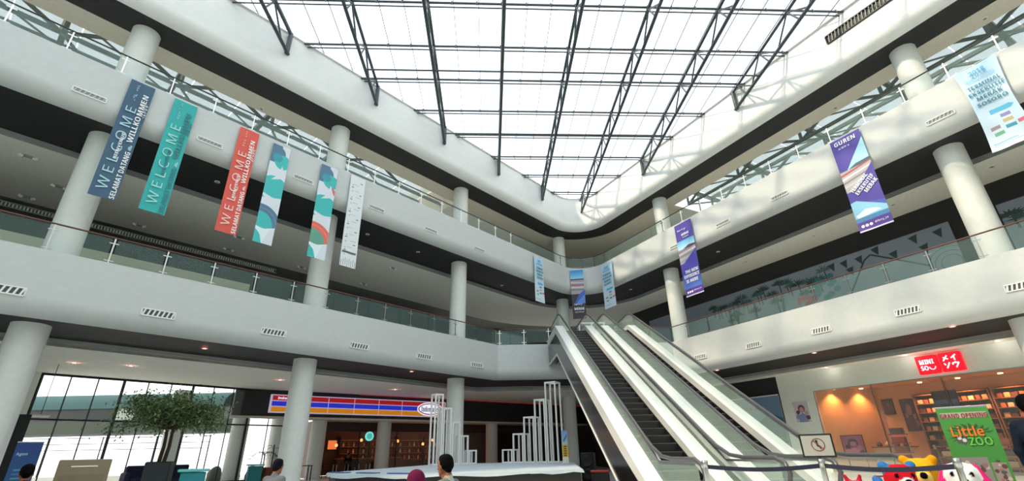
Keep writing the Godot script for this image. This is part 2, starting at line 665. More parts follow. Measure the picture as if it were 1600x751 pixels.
func build_skylight() -> void:
	var names := ["", "leftmost, short end by the left ring", "second from the left", "third from the left", "fourth from the left, seen edge on", "fifth from the left, near the hall axis", "third from the right", "second from the right", "rightmost, short end by the right ring", ""]
	for i in range(1, 9):
		var lat: float = LATS[i]
		var e := lon_end(lat, 0.02)
		var t := thing("roof_truss", "dark grey steel roof truss under the skylight, %s" % names[i], "truss", Vector3.ZERO, 0, "skylight trusses")
		var st := nst()
		tube(st, [ll(lat, 3, 19.82), ll(lat, e, 19.82)], 0.075, 8)
		obj("top_chord", st, M.truss_steel, t)
		st = nst()
		tube(st, [ll(lat, 3, 18.72), ll(lat, e, 18.72)], 0.085, 8)
		obj("bottom_chord", st, M.truss_steel, t)
		st = nst()
		tube(st, [ll(lat, e - 0.15, 18.65), ll(lat, e - 0.15, 19.88)], 0.11, 8)
		obj("end_post", st, M.truss_steel, t)
		for k in range(2, LONS.size()):
			var q: float = LONS[k]
			for d in [-1.2, 1.2, -0.55]:
				if q > e - 0.2 and d > 0:
					continue
				if q + d > e - 0.1 or q > e:
					continue
				st = nst()
				tube(st, [ll(lat, q, 19.8), ll(lat, q + d, 18.74)], 0.045, 6)
				obj("web", st, M.truss_steel, t)
	# glazing: purlins, glazing bars and panes are parts of the skylight
	var st0 := nst()
	var edge := [plan(0, -20, FACE - 0.03), plan(0, 24, FACE - 0.03)]
	sweep(st0, [Vector2(FACE + 0.05, 20.0), Vector2(FACE + 0.05, GLASS + 0.12)], false, 1)
	sweep(st0, [Vector2(FACE - 0.1, GLASS), Vector2(FACE + 0.05, GLASS)], false, 2)
	var sky := struct("window_skylight", st0, M.white_metal)
	for k in LONS.size():
		var q: float = LONS[k]
		var l0 := 99.0
		var l1 := -99.0
		for n in 220:
			var lat := -22.0 + n * 0.2
			if off_of(R_AX * lat + F_AX * q) > -0.15:
				l0 = minf(l0, lat)
				l1 = maxf(l1, lat)
		if l1 < l0:
			continue
		var st := nst()
		tube(st, [ll(l0, q, 19.93), ll(l1, q, 19.93)], 0.055, 8)
		tube(st, [ll(l0, q + 0.17, 19.86), ll(l1, q + 0.17, 19.86)], 0.035, 6)
		for n in 28:   # clips that hold the glazing bars
			var lat := LATS[0] + n * 1.13
			if lat > l0 and lat < l1:
				bar(st, ll(lat, q - 0.02, 19.84), ll(lat, q - 0.02, 20.02), 0.06, 0.06)
		obj("purlin", st, M.truss_steel, sky)
	for q in [18.6, 23.75, 28.4]:   # bracing between the bottom chords
		var a := 99.0
		var b := -99.0
		for lat in LATS:
			if lon_end(lat, 0.1) > q:
				a = minf(a, lat)
				b = maxf(b, lat)
		var st := nst()
		tube(st, [ll(a, q, 18.76), ll(b, q, 18.76)], 0.045, 6)
		obj("brace", st, M.truss_steel, sky)
	for i in range(0, LATS.size() - 1):
		for j in 3:
			var la := lerpf(LATS[i], LATS[i + 1], j / 3.0)
			var lb := lerpf(LATS[i], LATS[i + 1], (j + 1) / 3.0)
			var e := maxf(lon_end(la, -0.2), lon_end(lb, -0.2))
			if lon_end(la, 0.0) > 6.0:
				var st := nst()
				bar(st, ll(la, 5.6, 20.02), ll(la, lon_end(la, -0.1), 20.02), 0.022, 0.05)
				obj("glazing_bar", st, M.truss_steel, sky)
			for k in range(2, LONS.size() - 1):
				var qa: float = LONS[k]
				if qa > e:
					continue
				var qb := minf(LONS[k + 1], e + 0.3)
				var st := nst()
				boxb(st, (ll(la, qa, 20.06) + ll(lb, qb, 20.06)) / 2, (ll(lb, 0, 0) - ll(la, 0, 0)) * 0.495, (ll(0, qb, 0) - ll(0, qa, 0)) * 0.497, Vector3.UP * 0.01)
				obj("pane", st, M.roof_glass, sky)
	var st := nst()
	for i in range(-8, 12):
		boxb(st, ll(i * 3.4 + 1.7, 1.6, 20.06), R_AXV() * 1.68, F_AXV() * 9.0, Vector3.UP * 0.01)
	obj("panes", st, M.roof_glass, sky).set_meta("kind", "stuff")
	# long dark air grille high on the right ring
	var g := thing("air_grille", "long dark air grille high on the right upstand below the skylight", "grille")
	st = nst()
	for e in [18.80, 19.24]:
		bar(st, wp(1, 13.3, FACE + 0.0, e), wp(1, 18.5, FACE + 0.0, e), 0.06, 0.05)
	for e in [13.3, 18.5]:
		bar(st, wp(1, e, FACE, 18.80), wp(1, e, FACE, 19.24), 0.06, 0.05)
	bar(st, wp(1, 13.3, FACE - 0.04, 19.02), wp(1, 18.5, FACE - 0.04, 19.02), 0.02, 0.44)
	obj("frame", st, M.dark_frame, g)
	for i in 34:
		st = nst()
		bar(st, wp(1, 13.4 + i * 0.15, FACE, 18.82), wp(1, 13.46 + i * 0.15, FACE, 19.22), 0.05, 0.04)
		obj("slat", st, M.grey_steel, g)


func R_AXV() -> Vector3:
	return Vector3(R_AX.x, 0, -R_AX.y)


func F_AXV() -> Vector3:
	return Vector3(F_AX.x, 0, -F_AX.y)


# ---------------------------------------------------------------- light roofs over the upper galleries
func build_side_roofs() -> void:
	var rails := [[-20.0, 18.6], [-0.2, 34.0]]
	for side in 2:
		var s0: float = rails[side][0]
		var s1: float = rails[side][1]
		var nm: String = ["left", "right"][side]
		var st := nst()
		bar(st, wp(side, s0, -1.63, 19.25), wp(side, s1, -1.63, 19.25), 0.15, 0.2)
		var roof := struct("ceiling_%s" % nm, st, M.grey_steel)
		var n := int((s1 - s0) / 2.2)
		for i in n:
			for k in 3:
				var a := s0 + (s1 - s0) * i / n
				var b := s0 + (s1 - s0) * (i + 1) / n - 0.05
				var oa := -1.5 - k * 3.87
				var ob := -1.5 - (k + 1) * 3.87 + 0.05
				var ha := 19.5 - 0.05 * (-oa)
				var hb := 19.5 - 0.05 * (-ob)
				st = nst()
				boxb(st, (wp(side, a, oa, ha) + wp(side, b, ob, hb)) / 2, (wp(side, b, oa, ha) - wp(side, a, oa, ha)) / 2, (wp(side, a, ob, hb) - wp(side, a, oa, ha)) / 2, Vector3.UP * 0.02)
				obj("roof_panel", st, M.roof_sheet, roof)
		var t := thing("roof_frame", "grey steel roof frame seen above the %s upper gallery railing" % nm, "truss")
		for k in 3:   # long chords in pairs
			var o := -3.2 - k * 2.7
			st = nst()
			bar(st, wp(side, s0, o, 18.95), wp(side, s1, o, 18.95), 0.16, 0.2)
			obj("top_chord", st, M.grey_steel, t)
			st = nst()
			bar(st, wp(side, s0, o, 17.75), wp(side, s1, o, 17.75), 0.16, 0.16)
			obj("bottom_chord", st, M.grey_steel, t)
		var bay := 4.4
		var m := int((s1 - s0) / bay)
		for i in m:
			var a := s0 + bay * i
			st = nst()
			bar(st, wp(side, a, -2.0, 19.05), wp(side, a, -12.9, 18.65), 0.22, 0.26)
			obj("rafter", st, M.grey_steel, t)
			for k in 3:
				var o := -3.2 - k * 2.7
				for d in [[a, 17.75, a + bay / 2, 18.95], [a + bay / 2, 18.95, a + bay, 17.75], [a, 17.75, a, 18.95]]:
					st = nst()
					bar(st, wp(side, d[0], o, d[1]), wp(side, d[2], o, d[3]), 0.13, 0.13)
					obj("web", st, M.grey_steel, t)
				if k < 2:
					st = nst()
					bar(st, wp(side, a, o, 18.95), wp(side, a + bay, o - 2.7, 18.85), 0.07, 0.07)
					obj("brace", st, M.grey_steel, t)
					st = nst()
					bar(st, wp(side, a, o, 17.75), wp(side, a + bay / 2, o - 2.7, 17.75), 0.09, 0.09)
					obj("brace", st, M.grey_steel, t)


# ---------------------------------------------------------------- railings
func railing(called: String, label: String, stops: Array, base: float, post_mat: Material, rail_mat: Material, h := 0.92) -> void:
	# stops: plan points of the posts
	var t := thing(called, label, "railing")
	var pts := []
	for p in stops:
		pts.append(v3(p, base + h))
	var st := nst()
	tube(st, pts, 0.03, 8)
	obj("handrail", st, rail_mat, t)
	for i in stops.size():
		var p: Vector2 = stops[i]
		var q: Vector2 = stops[mini(i + 1, stops.size() - 1)]
		var d := (q - p).normalized() if i < stops.size() - 1 else (p - (stops[i - 1] as Vector2)).normalized()
		var d3 := Vector3(d.x, 0, -d.y)
		st = nst()
		bar(st, v3(p, base), v3(p, base + h - 0.02), 0.045, 0.022, d3.cross(Vector3.UP))
		for k in [0.12, 0.72]:
			bar(st, v3(p, base + k) - d3 * 0.13, v3(p, base + k) + d3 * 0.13, 0.03, 0.03)
		bar(st, v3(p, base + 0.01) - d3 * 0.08, v3(p, base + 0.01) + d3 * 0.08, 0.1, 0.02)
		obj("post", st, post_mat, t)
		if i < stops.size() - 1:
			st = nst()
			bar(st, v3(p + d * 0.06, base + 0.47), v3(q - d * 0.06, base + 0.47), 0.012, 0.8)
			obj("pane", st, M.glass, t)


func build_railings() -> void:
	var a := []
	var s := 1.1 - 1.52 * 12
	while s < 23.0:
		a.append(plan(0, s, 1.35))
		s += 1.52
	var c := path(1.35, true)
	a.append((c[1] as Vector2) - U[0] * 0.1)
	railing("glass_railing", "glass railing with brown handrail along the left middle gallery", a, P2, M.steel, M.rail_brown)
	a = []
	for i in 3:
		a.append((c[1] as Vector2).lerp(Vector2(2.3, 28.1), (i + 0.12) / 2.3))
	railing("glass_railing", "short glass railing on the middle gallery left of the escalators", a, P2, M.bright_steel, M.rail_brown)
	a = [Vector2(7.9, 28.25), c[2]]
	s = 10.76 - 1.5 * 6
	while s < 36.0:
		a.append(plan(1, s, 1.35))
		s += 1.5
	railing("glass_railing", "glass railing with brown handrail along the right middle gallery", a, P2, M.steel, M.rail_brown)
	a = []
	s = -0.34 - 1.53 * 11
	while s < 22.5:
		a.append(plan(0, s, 1.35))
		s += 1.53
	railing("glass_railing", "glass railing with white posts along the left upper gallery", a, P3, M.bright_steel, M.rail_dark, 0.9)
	var b := []
	var last: Vector2 = a[a.size() - 1]
	b.append(last + U[0] * 0.12)
	var f := path(1.35)
	for i in range(1, 18, 4):
		b.append(f[i])
	s = 11.96 - 1.53 * 7
	b.append(plan(1, s - 1.53 + 0.4, 1.35))
	b.append(plan(1, s - 0.12, 1.35))
	railing("glass_railing", "curved glass railing round the far corner of the upper gallery", b, P3, M.grey_steel, M.rail_dark, 0.9)
	a = []
	while s < 36.0:
		a.append(plan(1, s, 1.35))
		s += 1.53
	railing("glass_railing", "glass railing with white posts along the right upper gallery", a, P3, M.bright_steel, M.rail_dark, 0.9)


# ---------------------------------------------------------------- air vents on the white bands
func vent(s: float, side: int, h: float, w: float, label: String) -> void:
	var t := thing("air_vent", label, "vent", Vector3.ZERO, 0, "white slotted air vents on the gallery bands")
	var st := nst()
	var hh := 0.11 if h < 8.0 else 0.085
	for e in [h - hh, h + hh]:
		bar(st, wp(side, s - w / 2, FACE + 0.02, e), wp(side, s + w / 2, FACE + 0.02, e), 0.045, 0.035)
	for e in [s - w / 2, s + w / 2]:
		bar(st, wp(side, e, FACE + 0.02, h - hh), wp(side, e, FACE + 0.02, h + hh), 0.045, 0.035)
	obj("frame", st, M.white_metal, t)
	st = nst()
	bar(st, wp(side, s - w / 2, FACE + 0.004, h), wp(side, s + w / 2, FACE + 0.004, h), 0.006, hh * 2)
	obj("duct", st, M.grey_trim if h > 8.0 else M.vent_dark, t)
	for i in 7:
		st = nst()
		var x := s - w / 2 + w * (i + 0.5) / 7
		bar(st, wp(side, x - 0.03, FACE + 0.02, h - hh), wp(side, x + 0.03, FACE + 0.02, h + hh), 0.03, 0.05)
		obj("slat", st, M.vent_pale if h > 8.0 else M.white_metal, t)


func build_vents() -> void:
	var i := 0
	for s in [-4.9, -0.95, 2.8, 6.65, 10.45, 14.1, 17.8]:
		vent(s, 0, 5.62, 0.95, "white slotted air vent on the left middle gallery band, %s along from the near end" % ordinal(i))
		i += 1
	i = 0
	for s in [-4.6, -0.88, 2.86, 6.7, 10.55, 14.1, 17.9]:
		vent(s, 0, 12.57, 0.9, "white slotted air vent on the left upper gallery band, %s along from the near end" % ordinal(i))
		i += 1
	i = 0
	for s in [2.5, 5.85, 9.25, 12.6, 15.9]:
		vent(s, 1, 5.8, 0.85, "white slotted air vent on the right middle gallery band, %s from the escalators outward" % ordinal(i))
		i += 1
	i = 0
	for s in [2.1, 5.65, 9.1, 15.85, 19.5]:
		vent(s, 1, 12.6, 0.9, "white slotted air vent on the right upper gallery band, %s from the far corner outward" % ordinal(i))
		i += 1


# ---------------------------------------------------------------- flat print and lettering
func disc(im: Image, c: Vector2, r: float, col: Color, inner := 0.0) -> void:
	for y in range(maxi(0, int(c.y - r)), mini(im.get_height(), int(c.y + r) + 1)):
		for x in range(maxi(0, int(c.x - r)), mini(im.get_width(), int(c.x + r) + 1)):
			var d := Vector2(x, y).distance_to(c)
			if d <= r and d >= inner:
				im.set_pixel(x, y, col)


func poly(im: Image, pts: Array, col: Color) -> void:
	var p := PackedVector2Array()
	var lo := Vector2(9999, 9999)
	var hi := Vector2.ZERO
	for a in pts:
		p.append(a)
		lo = lo.min(a)
		hi = hi.max(a)
	for y in range(maxi(0, int(lo.y)), mini(im.get_height(), int(hi.y) + 1)):
		for x in range(maxi(0, int(lo.x)), mini(im.get_width(), int(hi.x) + 1)):
			if Geometry2D.is_point_in_polygon(Vector2(x, y), p):
				im.set_pixel(x, y, col)


func ramp(im: Image, r: Rect2i, a: Color, b: Color) -> void:
	for y in range(r.position.y, r.end.y):
		var c := a.lerp(b, float(y - r.position.y) / r.size.y)
		im.fill_rect(Rect2i(r.position.x, y, r.size.x, 1), c)


func star(im: Image, o: Vector2, r: float, turn: float, col: Color) -> void:
	# three-pointed sail with hollow sides
	var pts := []
	for k in 3:
		var a := turn + TAU * k / 3
		var b := turn + TAU * (k + 1) / 3
		for j in 8:
			var t := j / 8.0
			var p := Vector2(cos(a), sin(a)).lerp(Vector2(cos(b), sin(b)), t)
			pts.append(o + p * r * (1.0 - 0.75 * sin(t * PI) * 0.6))
	poly(im, pts, col)


func new_im(w: int, h: int, c: Color) -> Image:
	var im := Image.create(w, h, false, Image.FORMAT_RGB8)
	im.fill(c)
	return im


func print_mat(key: String, im: Image, rough := 0.55) -> StandardMaterial3D:
	var m := mat(key, Color.WHITE, rough)
	m.albedo_texture = ImageTexture.create_from_image(im)
	return m


var fonts := {}


func font(kind: String) -> Font:
	if not fonts.has(kind):
		var f := SystemFont.new()
		f.font_names = PackedStringArray(["Droid Serif" if kind.begins_with("serif") else "Droid Sans"])
		f.font_weight = 700 if kind.ends_with("bold") else 400
		fonts[kind] = f
	return fonts[kind]


func text(parent: Node, s: String, o: Vector3, x: Vector3, y: Vector3, length: float, height: float, m: Material, kind := "sans_bold", depth := 0.006, called := "lettering") -> MeshInstance3D:
	# letters centred at o, running along x, upright along y, scaled to length by height
	var t := TextMesh.new()
	t.text = s
	t.font = font(kind)
	t.font_size = 24
	t.pixel_size = 0.01
	t.depth = 0.01
	t.curve_step = 1.5
	var bb := t.get_aabb()
	var am := ArrayMesh.new()
	for i in t.get_surface_count():
		var ar := t.surface_get_arrays(i)
		var vs: PackedVector3Array = ar[Mesh.ARRAY_VERTEX]
		var mid := bb.get_center()
		for k in vs.size():
			vs[k] -= mid
		ar[Mesh.ARRAY_VERTEX] = vs
		am.add_surface_from_arrays(Mesh.PRIMITIVE_TRIANGLES, ar)
	for i in am.get_surface_count():
		am.surface_set_material(i, m)
	var z := x.cross(y).normalized()
	var b := Basis(x.normalized() * length / maxf(bb.size.x, 1e-4), y.normalized() * height / maxf(bb.size.y, 1e-4), z * depth / 0.01)
	return inst(called, am, parent, Transform3D(b, o))


func cloth_mesh(w: float, h: float, wave: float, m: Material, seed_: float, sag := 0.0) -> ArrayMesh:
	# hanging cloth, local x right, y up from the lower edge, z to the front; printed on both faces
	var st := nst()
	var nx := 6
	var ny := 24
	var p := func(i: int, j: int) -> Vector3:
		var u := float(i) / nx
		var v := float(j) / ny
		var x := (u - 0.5) * w
		var pull := sag * sin(v * PI) * (0.5 - u) * w * 0.3
		return Vector3(x + pull, v * h - sag * 0.1 * sin(u * PI) * v, wave * (sin(v * 7.0 + seed_) + 0.6 * sin(u * 9.0 + v * 4.0 + seed_ * 2.0)) * (1.15 - v))
	for i in nx:
		for j in ny:
			var q := [p.call(i, j + 1), p.call(i + 1, j + 1), p.call(i + 1, j), p.call(i, j)]
			var uv := [Vector2(float(i) / nx, 1.0 - float(j + 1) / ny), Vector2(float(i + 1) / nx, 1.0 - float(j + 1) / ny), Vector2(float(i + 1) / nx, 1.0 - float(j) / ny), Vector2(float(i) / nx, 1.0 - float(j) / ny)]
			for f in 2:
				st.set_smooth_group(f + 1)
				var back := Vector3(0, 0, -0.008 * f)
				var o: Array = [0, 1, 2, 0, 2, 3] if f == 0 else [0, 2, 1, 0, 3, 2]
				for k in o:
					st.set_uv(uv[k])
					st.add_vertex(q[k] + back)
	return done(st, m)


func banner(label: String, xf: Transform3D, w: float, h: float, m: Material, wave := 0.012, sag := 0.0, group := "") -> Node3D:
	var t := thing("hanging_banner", label, "banner", Vector3.ZERO, 0, group)
	t.transform = xf
	inst("cloth", cloth_mesh(w, h, wave, m, rng.randf() * 6.0, sag), t)
	var st := nst()
	tube(st, [Vector3(-w / 2 - 0.03, h, -0.01), Vector3(w / 2 + 0.03, h, -0.01)], 0.014, 6)
	obj("top_rod", st, M.white_metal, t)
	st = nst()
	for s in [-0.42, 0.42]:
		tube(st, [Vector3(s * w, h, -0.01), Vector3(s * w, h + 0.12, -0.1), Vector3(s * w, h + 0.16, -0.25)], 0.006, 5)
	obj("cord", st, M.white_metal, t)
	return t


func on_wing(side: int, s: float, off: float, h: float) -> Transform3D:
	return Transform3D(Basis(along(side), Vector3.UP, into(side)), wp(side, s, off, h))


func scribble(t: Node, o: Vector3, x: Vector3, y: Vector3, n: int, size: float, m: Material) -> void:
	# square glyph-like signs built of strokes
	var st := nst()
	var z := x.cross(y).normalized()
	for i in n:
		var c := o + x * (i - (n - 1) / 2.0) * size * 1.15
		for k in 4:
			var a: Vector3 = x if k % 2 == 0 else y
			var b: Vector3 = y if k % 2 == 0 else x
			var off := rng.randf_range(-0.4, 0.4) * size
			boxb(st, c + b * off, a * size * rng.randf_range(0.25, 0.45), b * size * 0.05, z * 0.003)
	obj("lettering", st, m, t)


func build_banners() -> void:
	var white := mat("print_white", Color(0.93, 0.94, 0.94), 0.6)
	var L := 4.77
	var z := 0.035
	var up := Vector3.UP
	var rt := Vector3.RIGHT
	var run := Vector3.UP          # lettering runs upwards on the welcome banners
	var rise := Vector3.LEFT
	var spec := [
		[0.345, 0.73, Color(0.25, 0.37, 0.47), Color(0.66, 0.82, 0.85), Color(0.93, 0.94, 0.94), "navy blue banner with white welcome lettering, leftmost of the row on the left wing"],
		[1.74, 0.77, Color(0.20, 0.68, 0.67), Color(0.62, 0.86, 0.84), Color(0.20, 0.50, 0.53), "turquoise banner with pale welcome lettering hanging on the left wing"],
		[4.12, 0.76, Color(0.87, 0.36, 0.31), Color(0.95, 0.80, 0.77), Color(0.96, 0.93, 0.92), "coral red banner with white welcome lettering hanging on the left wing"],
	]
	for k in 3:
		var a: Array = spec[k]
		var m := grained("banner_cloth_%d" % k, a[2], 0.65, 1.5)
		var t := banner(a[5], on_wing(0, a[0], FACE + 0.12, 9.03), a[1], L, m, 0.012, 0.0, "tall banners along the left upper gallery")
		var w: float = a[1]
		var pale := mat("banner_pale_%d" % k, a[3], 0.6)
		var bold := mat("banner_bold_%d" % k, a[4], 0.6)
		text(t, "W E L C O M E", Vector3(-0.13 * w, L * 0.41, z), run, rise, L * 0.70, 0.40 * w, pale, "sans")
		text(t, "SELAMAT DATANG", Vector3(0.33 * w, L * 0.20, z), run, rise, L * 0.385, 0.20 * w, bold)
		text(t, "WILLKOMMEN", Vector3(0.24 * w, L * 0.685, z + 0.004), run, rise, L * 0.43, 0.22 * w, bold)
		text(t, "BIENVENUE", Vector3(-0.06 * w, L * 0.42, z + 0.004), run, rise, L * 0.22, 0.12 * w, bold)
		text(t, "&", Vector3(0.34 * w, L * 0.43, z), run, rise, L * 0.05, 0.12 * w, pale)
		scribble(t, Vector3(0.42 * w, L * 0.76, z), run, rise, 5, 0.11, bold)
		scribble(t, Vector3(-0.16 * w, L * 0.85, z), run, rise, 3, 0.10, pale)
		scribble(t, Vector3(-0.16 * w, L * 0.94, z), run, rise, 3, 0.09, pale)
	# patterned banners
	var teal := Color(0.24, 0.72, 0.71)
	var navy := Color(0.33, 0.47, 0.58)
	var pale := Color(0.84, 0.87, 0.90)
	var coral := Color(0.88, 0.42, 0.36)
	for k in 2:
		var im := new_im(128, 768, pale)
		var arc: Color = navy if k == 0 else coral
		im.fill_rect(Rect2i(0, 0, 70, 150), navy)
		disc(im, Vector2(40, 70), 60, navy)
		disc(im, Vector2(88, 130), 58, teal)
		disc(im, Vector2(50, 105), 34, Color(0.22, 0.60, 0.66))
		if k == 1:
			poly(im, [Vector2(80, 160), Vector2(128, 190), Vector2(128, 270), Vector2(104, 250)], coral)
		disc(im, Vector2(60, 350), 95, teal)
		im.fill_rect(Rect2i(0, 350, 20, 90), teal)
		star(im, Vector2(100, 240), 85, 0.4, pale)
		star(im, Vector2(70, 455), 112, -0.5, pale)
		disc(im, Vector2(10, 640), 150, arc, 95)
		disc(im, Vector2(10, 640), 124, Color(arc.r + 0.12, arc.g + 0.1, arc.b + 0.1), 119)
		disc(im, Vector2(10, 640), 95, teal if k == 0 else Color(0.38, 0.62, 0.54))
		im.fill_rect(Rect2i(0, 690, 60, 78), teal)
		star(im, Vector2(56, 690), 98, -0.6, Color(0.87, 0.92, 0.94))
		poly(im, [Vector2(90, 660), Vector2(128, 640), Vector2(128, 768), Vector2(60, 768)], pale)
		banner(["banner of turquoise and navy circles with pale sails, hanging beside the coral one", "banner of turquoise circles with a coral arc, hanging on the left wing"][k], on_wing(0, [5.5, 7.78][k], FACE + 0.12, 9.03), [0.76, 0.83][k], 4.68, print_mat("pattern_print_%d" % k, im), 0.012, 0.0, "tall banners along the left upper gallery")
	var im6 := new_im(96, 576, Color(0.86, 0.88, 0.89))
	for j in 12:
		im6.fill_rect(Rect2i(12 if j % 2 else 66, 36 + j * 40, 14, 5), Color(0.35, 0.36, 0.38))
		im6.fill_rect(Rect2i(20 + (j * 13) % 30, 56 + j * 40, 34, 3), Color(0.66, 0.70, 0.73))
		im6.fill_rect(Rect2i(16, 60 + j * 40, 8, 10), Color(0.70, 0.74, 0.78))
	im6.fill_rect(Rect2i(6, 484, 84, 12), Color(0.35, 0.33, 0.36))
	for j in 8:
		im6.fill_rect(Rect2i(5 + j * 12, 540 - (j * 7) % 15, 3, 40), Color(0.55, 0.55, 0.57))
	banner("plain white banner with small dark marks and ragged lower print, hanging before a column", on_wing(0, 9.3, FACE + 0.12, 9.05), 0.8, 4.75, print_mat("white_print", im6), 0.012, 0.0, "tall banners along the left upper gallery")
	# violet ferry banners on the right wing
	var violet := Color(0.30, 0.25, 0.62)
	for k in 2:
		var im := new_im(160, 576, violet)
		ramp(im, Rect2i(0, 380, 160, 140), Color(0.27, 0.27, 0.66), Color(0.30, 0.45, 0.78))
		if k == 0:
			ramp(im, Rect2i(0, 140, 160, 70), Color(0.36, 0.67, 0.85), Color(0.78, 0.90, 0.95))
			poly(im, [Vector2(30, 215), Vector2(100, 190), Vector2(160, 196), Vector2(160, 215)], Color(0.22, 0.27, 0.36))
			im.fill_rect(Rect2i(0, 212, 160, 110), Color(0.62, 0.62, 0.66))
			for j in 5:
				poly(im, [Vector2(0, 222 + j * 20), Vector2(160, 208 + j * 20), Vector2(160, 214 + j * 20), Vector2(0, 230 + j * 20)], [Color(0.62, 0.28, 0.30), Color(0.85, 0.83, 0.84), Color(0.48, 0.48, 0.53), Color(0.72, 0.70, 0.70), Color(0.55, 0.55, 0.60)][j])
			poly(im, [Vector2(0, 345), Vector2(160, 235), Vector2(160, 400), Vector2(0, 400)], Color(0.28, 0.26, 0.66))
		else:
			poly(im, [Vector2(160, 50), Vector2(160, 190), Vector2(40, 205)], Color(0.66, 0.86, 0.93))
			poly(im, [Vector2(20, 215), Vector2(90, 185), Vector2(160, 180), Vector2(160, 215)], Color(0.28, 0.36, 0.45))
			im.fill_rect(Rect2i(0, 205, 160, 130), Color(0.68, 0.67, 0.69))
			for j in 4:
				poly(im, [Vector2(0, 222 + j * 24), Vector2(160, 196 + j * 24), Vector2(160, 204 + j * 24), Vector2(0, 234 + j * 24)], [Color(0.70, 0.32, 0.28), Color(0.87, 0.85, 0.84), Color(0.52, 0.50, 0.52), Color(0.76, 0.74, 0.74)][j])
			poly(im, [Vector2(0, 385), Vector2(160, 215), Vector2(160, 440), Vector2(0, 400)], violet)
			poly(im, [Vector2(0, 400), Vector2(30, 395), Vector2(160, 470), Vector2(160, 520), Vector2(0, 520)], Color(0.55, 0.78, 0.88))
			poly(im, [Vector2(6, 480), Vector2(60, 455), Vector2(110, 470), Vector2(130, 486), Vector2(14, 496)], Color(0.87, 0.91, 0.93))
			im.fill_rect(Rect2i(0, 497, 160, 24), Color(0.30, 0.52, 0.70))
		im.fill_rect(Rect2i(0, 522, 160, 46), Color(0.33, 0.22, 0.58))
		im.fill_rect(Rect2i(0, 568, 160, 8), Color(0.85, 0.82, 0.92))
		for j in 3:
			disc(im, Vector2(22 + j * 20, 545), 8, Color.WHITE)
		var w: float = [1.3, 1.26][k]
		var h: float = [4.58, 4.54][k]
		var t := banner(["violet ferry terminal banner nearest the far corner on the right wing", "violet ferry banner with diagonal white lettering in the middle of the right wing"][k], on_wing(1, [3.0, 12.64][k], FACE + 0.12, [9.22, 9.28][k]), w, h, print_mat("violet_print_%d" % k, im), 0.014, 0.0, "printed banners along the right upper gallery")
		if k == 0:
			text(t, "MERAK", Vector3(0.08 * w, h * 0.83, z), rt, up, 0.44 * w, 0.15, white)
			text(t, "terminal", Vector3(0.08 * w, h * 0.79, z), rt, up, 0.35 * w, 0.08, white, "sans")
			text(t, "ferry", Vector3(-0.1 * w, h * 0.90, z), rt, up, 0.5 * w, 0.14, white, "sans")
			text(t, "THE NEW", Vector3(0.08 * w, h * 0.315, z), rt, up, 0.74 * w, 0.19, white)
			text(t, "EXPERIENCE", Vector3(0.04 * w, h * 0.255, z), rt, up, 0.84 * w, 0.19, white)
			text(t, "IS HERE", Vector3(0.02 * w, h * 0.19, z), rt, up, 0.66 * w, 0.19, white)
			text(t, "@ferry_24", Vector3(0.22 * w, h * 0.055, z), rt, up, 0.4 * w, 0.10, white, "sans")
		else:
			text(t, "GUREN", Vector3(-0.02 * w, h * 0.945, z), rt, up, 0.7 * w, 0.20, white)
			scribble(t, Vector3(-0.1 * w, h * 0.885, z), rt, up, 4, 0.11, white)
			var q := Basis(Vector3.BACK, 0.62)
			var c0 := Vector3(0.10 * w, h * 0.435, z)
			text(t, "TERMINAL", c0 + q.y * 0.23 - q.x * 0.06, q.x, q.y, 0.74 * w, 0.17, white)
			text(t, "EKSEKUTIF", c0, q.x, q.y, 0.78 * w, 0.17, white)
			text(t, "MERAK", c0 - q.y * 0.23 + q.x * 0.1, q.x, q.y, 0.52 * w, 0.18, white)
			text(t, "@ferry_24", Vector3(0.22 * w, h * 0.055, z), rt, up, 0.4 * w, 0.11, white, "sans")
	# pale blue terminal banners: one large and creased, two small in the corner
	var sky := new_im(128, 320, Color(0.76, 0.86, 0.92))
	ramp(sky, Rect2i(0, 0, 128, 320), Color(0.70, 0.84, 0.92), Color(0.84, 0.89, 0.93))
	poly(sky, [Vector2(40, 182), Vector2(104, 182), Vector2(116, 190), Vector2(104, 198), Vector2(40, 198)], Color(0.35, 0.72, 0.86))
	var tags := [[64, 208, Color(0.55, 0.52, 0.75)], [64, 228, Color(0.78, 0.70, 0.46)], [20, 240, Color(0.62, 0.55, 0.60)], [64, 250, Color(0.25, 0.60, 0.68)], [24, 262, Color(0.45, 0.70, 0.56)], [100, 246, Color(0.85, 0.42, 0.50)]]
	for g in tags:
		sky.fill_rect(Rect2i(g[0], g[1], 30, 12), g[2])
	sky.fill_rect(Rect2i(10, 296, 70, 3), Color(0.5, 0.72, 0.82))
	sky.fill_rect(Rect2i(10, 303, 96, 2), Color(0.55, 0.74, 0.83))
	var skym := print_mat("pale_blue_print", sky)
	var ink := mat("teal_ink", Color(0.22, 0.48, 0.56), 0.6)
	var ink2 := mat("blue_ink", Color(0.35, 0.66, 0.82), 0.6)
	var corner: Basis = Basis(Vector3(0.98, 0, 0.17), Vector3.UP, Vector3(-0.17, 0, 0.98))
	for k in 3:
		var w: float = [1.25, 1.0, 1.25][k]
		var h: float = [3.5, 3.26, 3.3][k]
		var xf: Transform3D = [on_wing(1, 17.35, FACE + 0.14, 10.41), on_wing(0, 23.6, FACE + 0.14, 10.42), on_wing(1, -4.4, FACE + 0.14, 10.43)][k]
		var t := banner(["large creased pale blue banner with dark teal lettering at the right edge", "small pale blue lettered banner left of the dark ferry banner in the corner", "small pale blue lettered banner right of the dark ferry banner in the corner"][k], xf, w, h, skym, [0.04, 0.012, 0.012][k], [0.5, 0.0, 0.0][k], "printed banners along the right upper gallery")
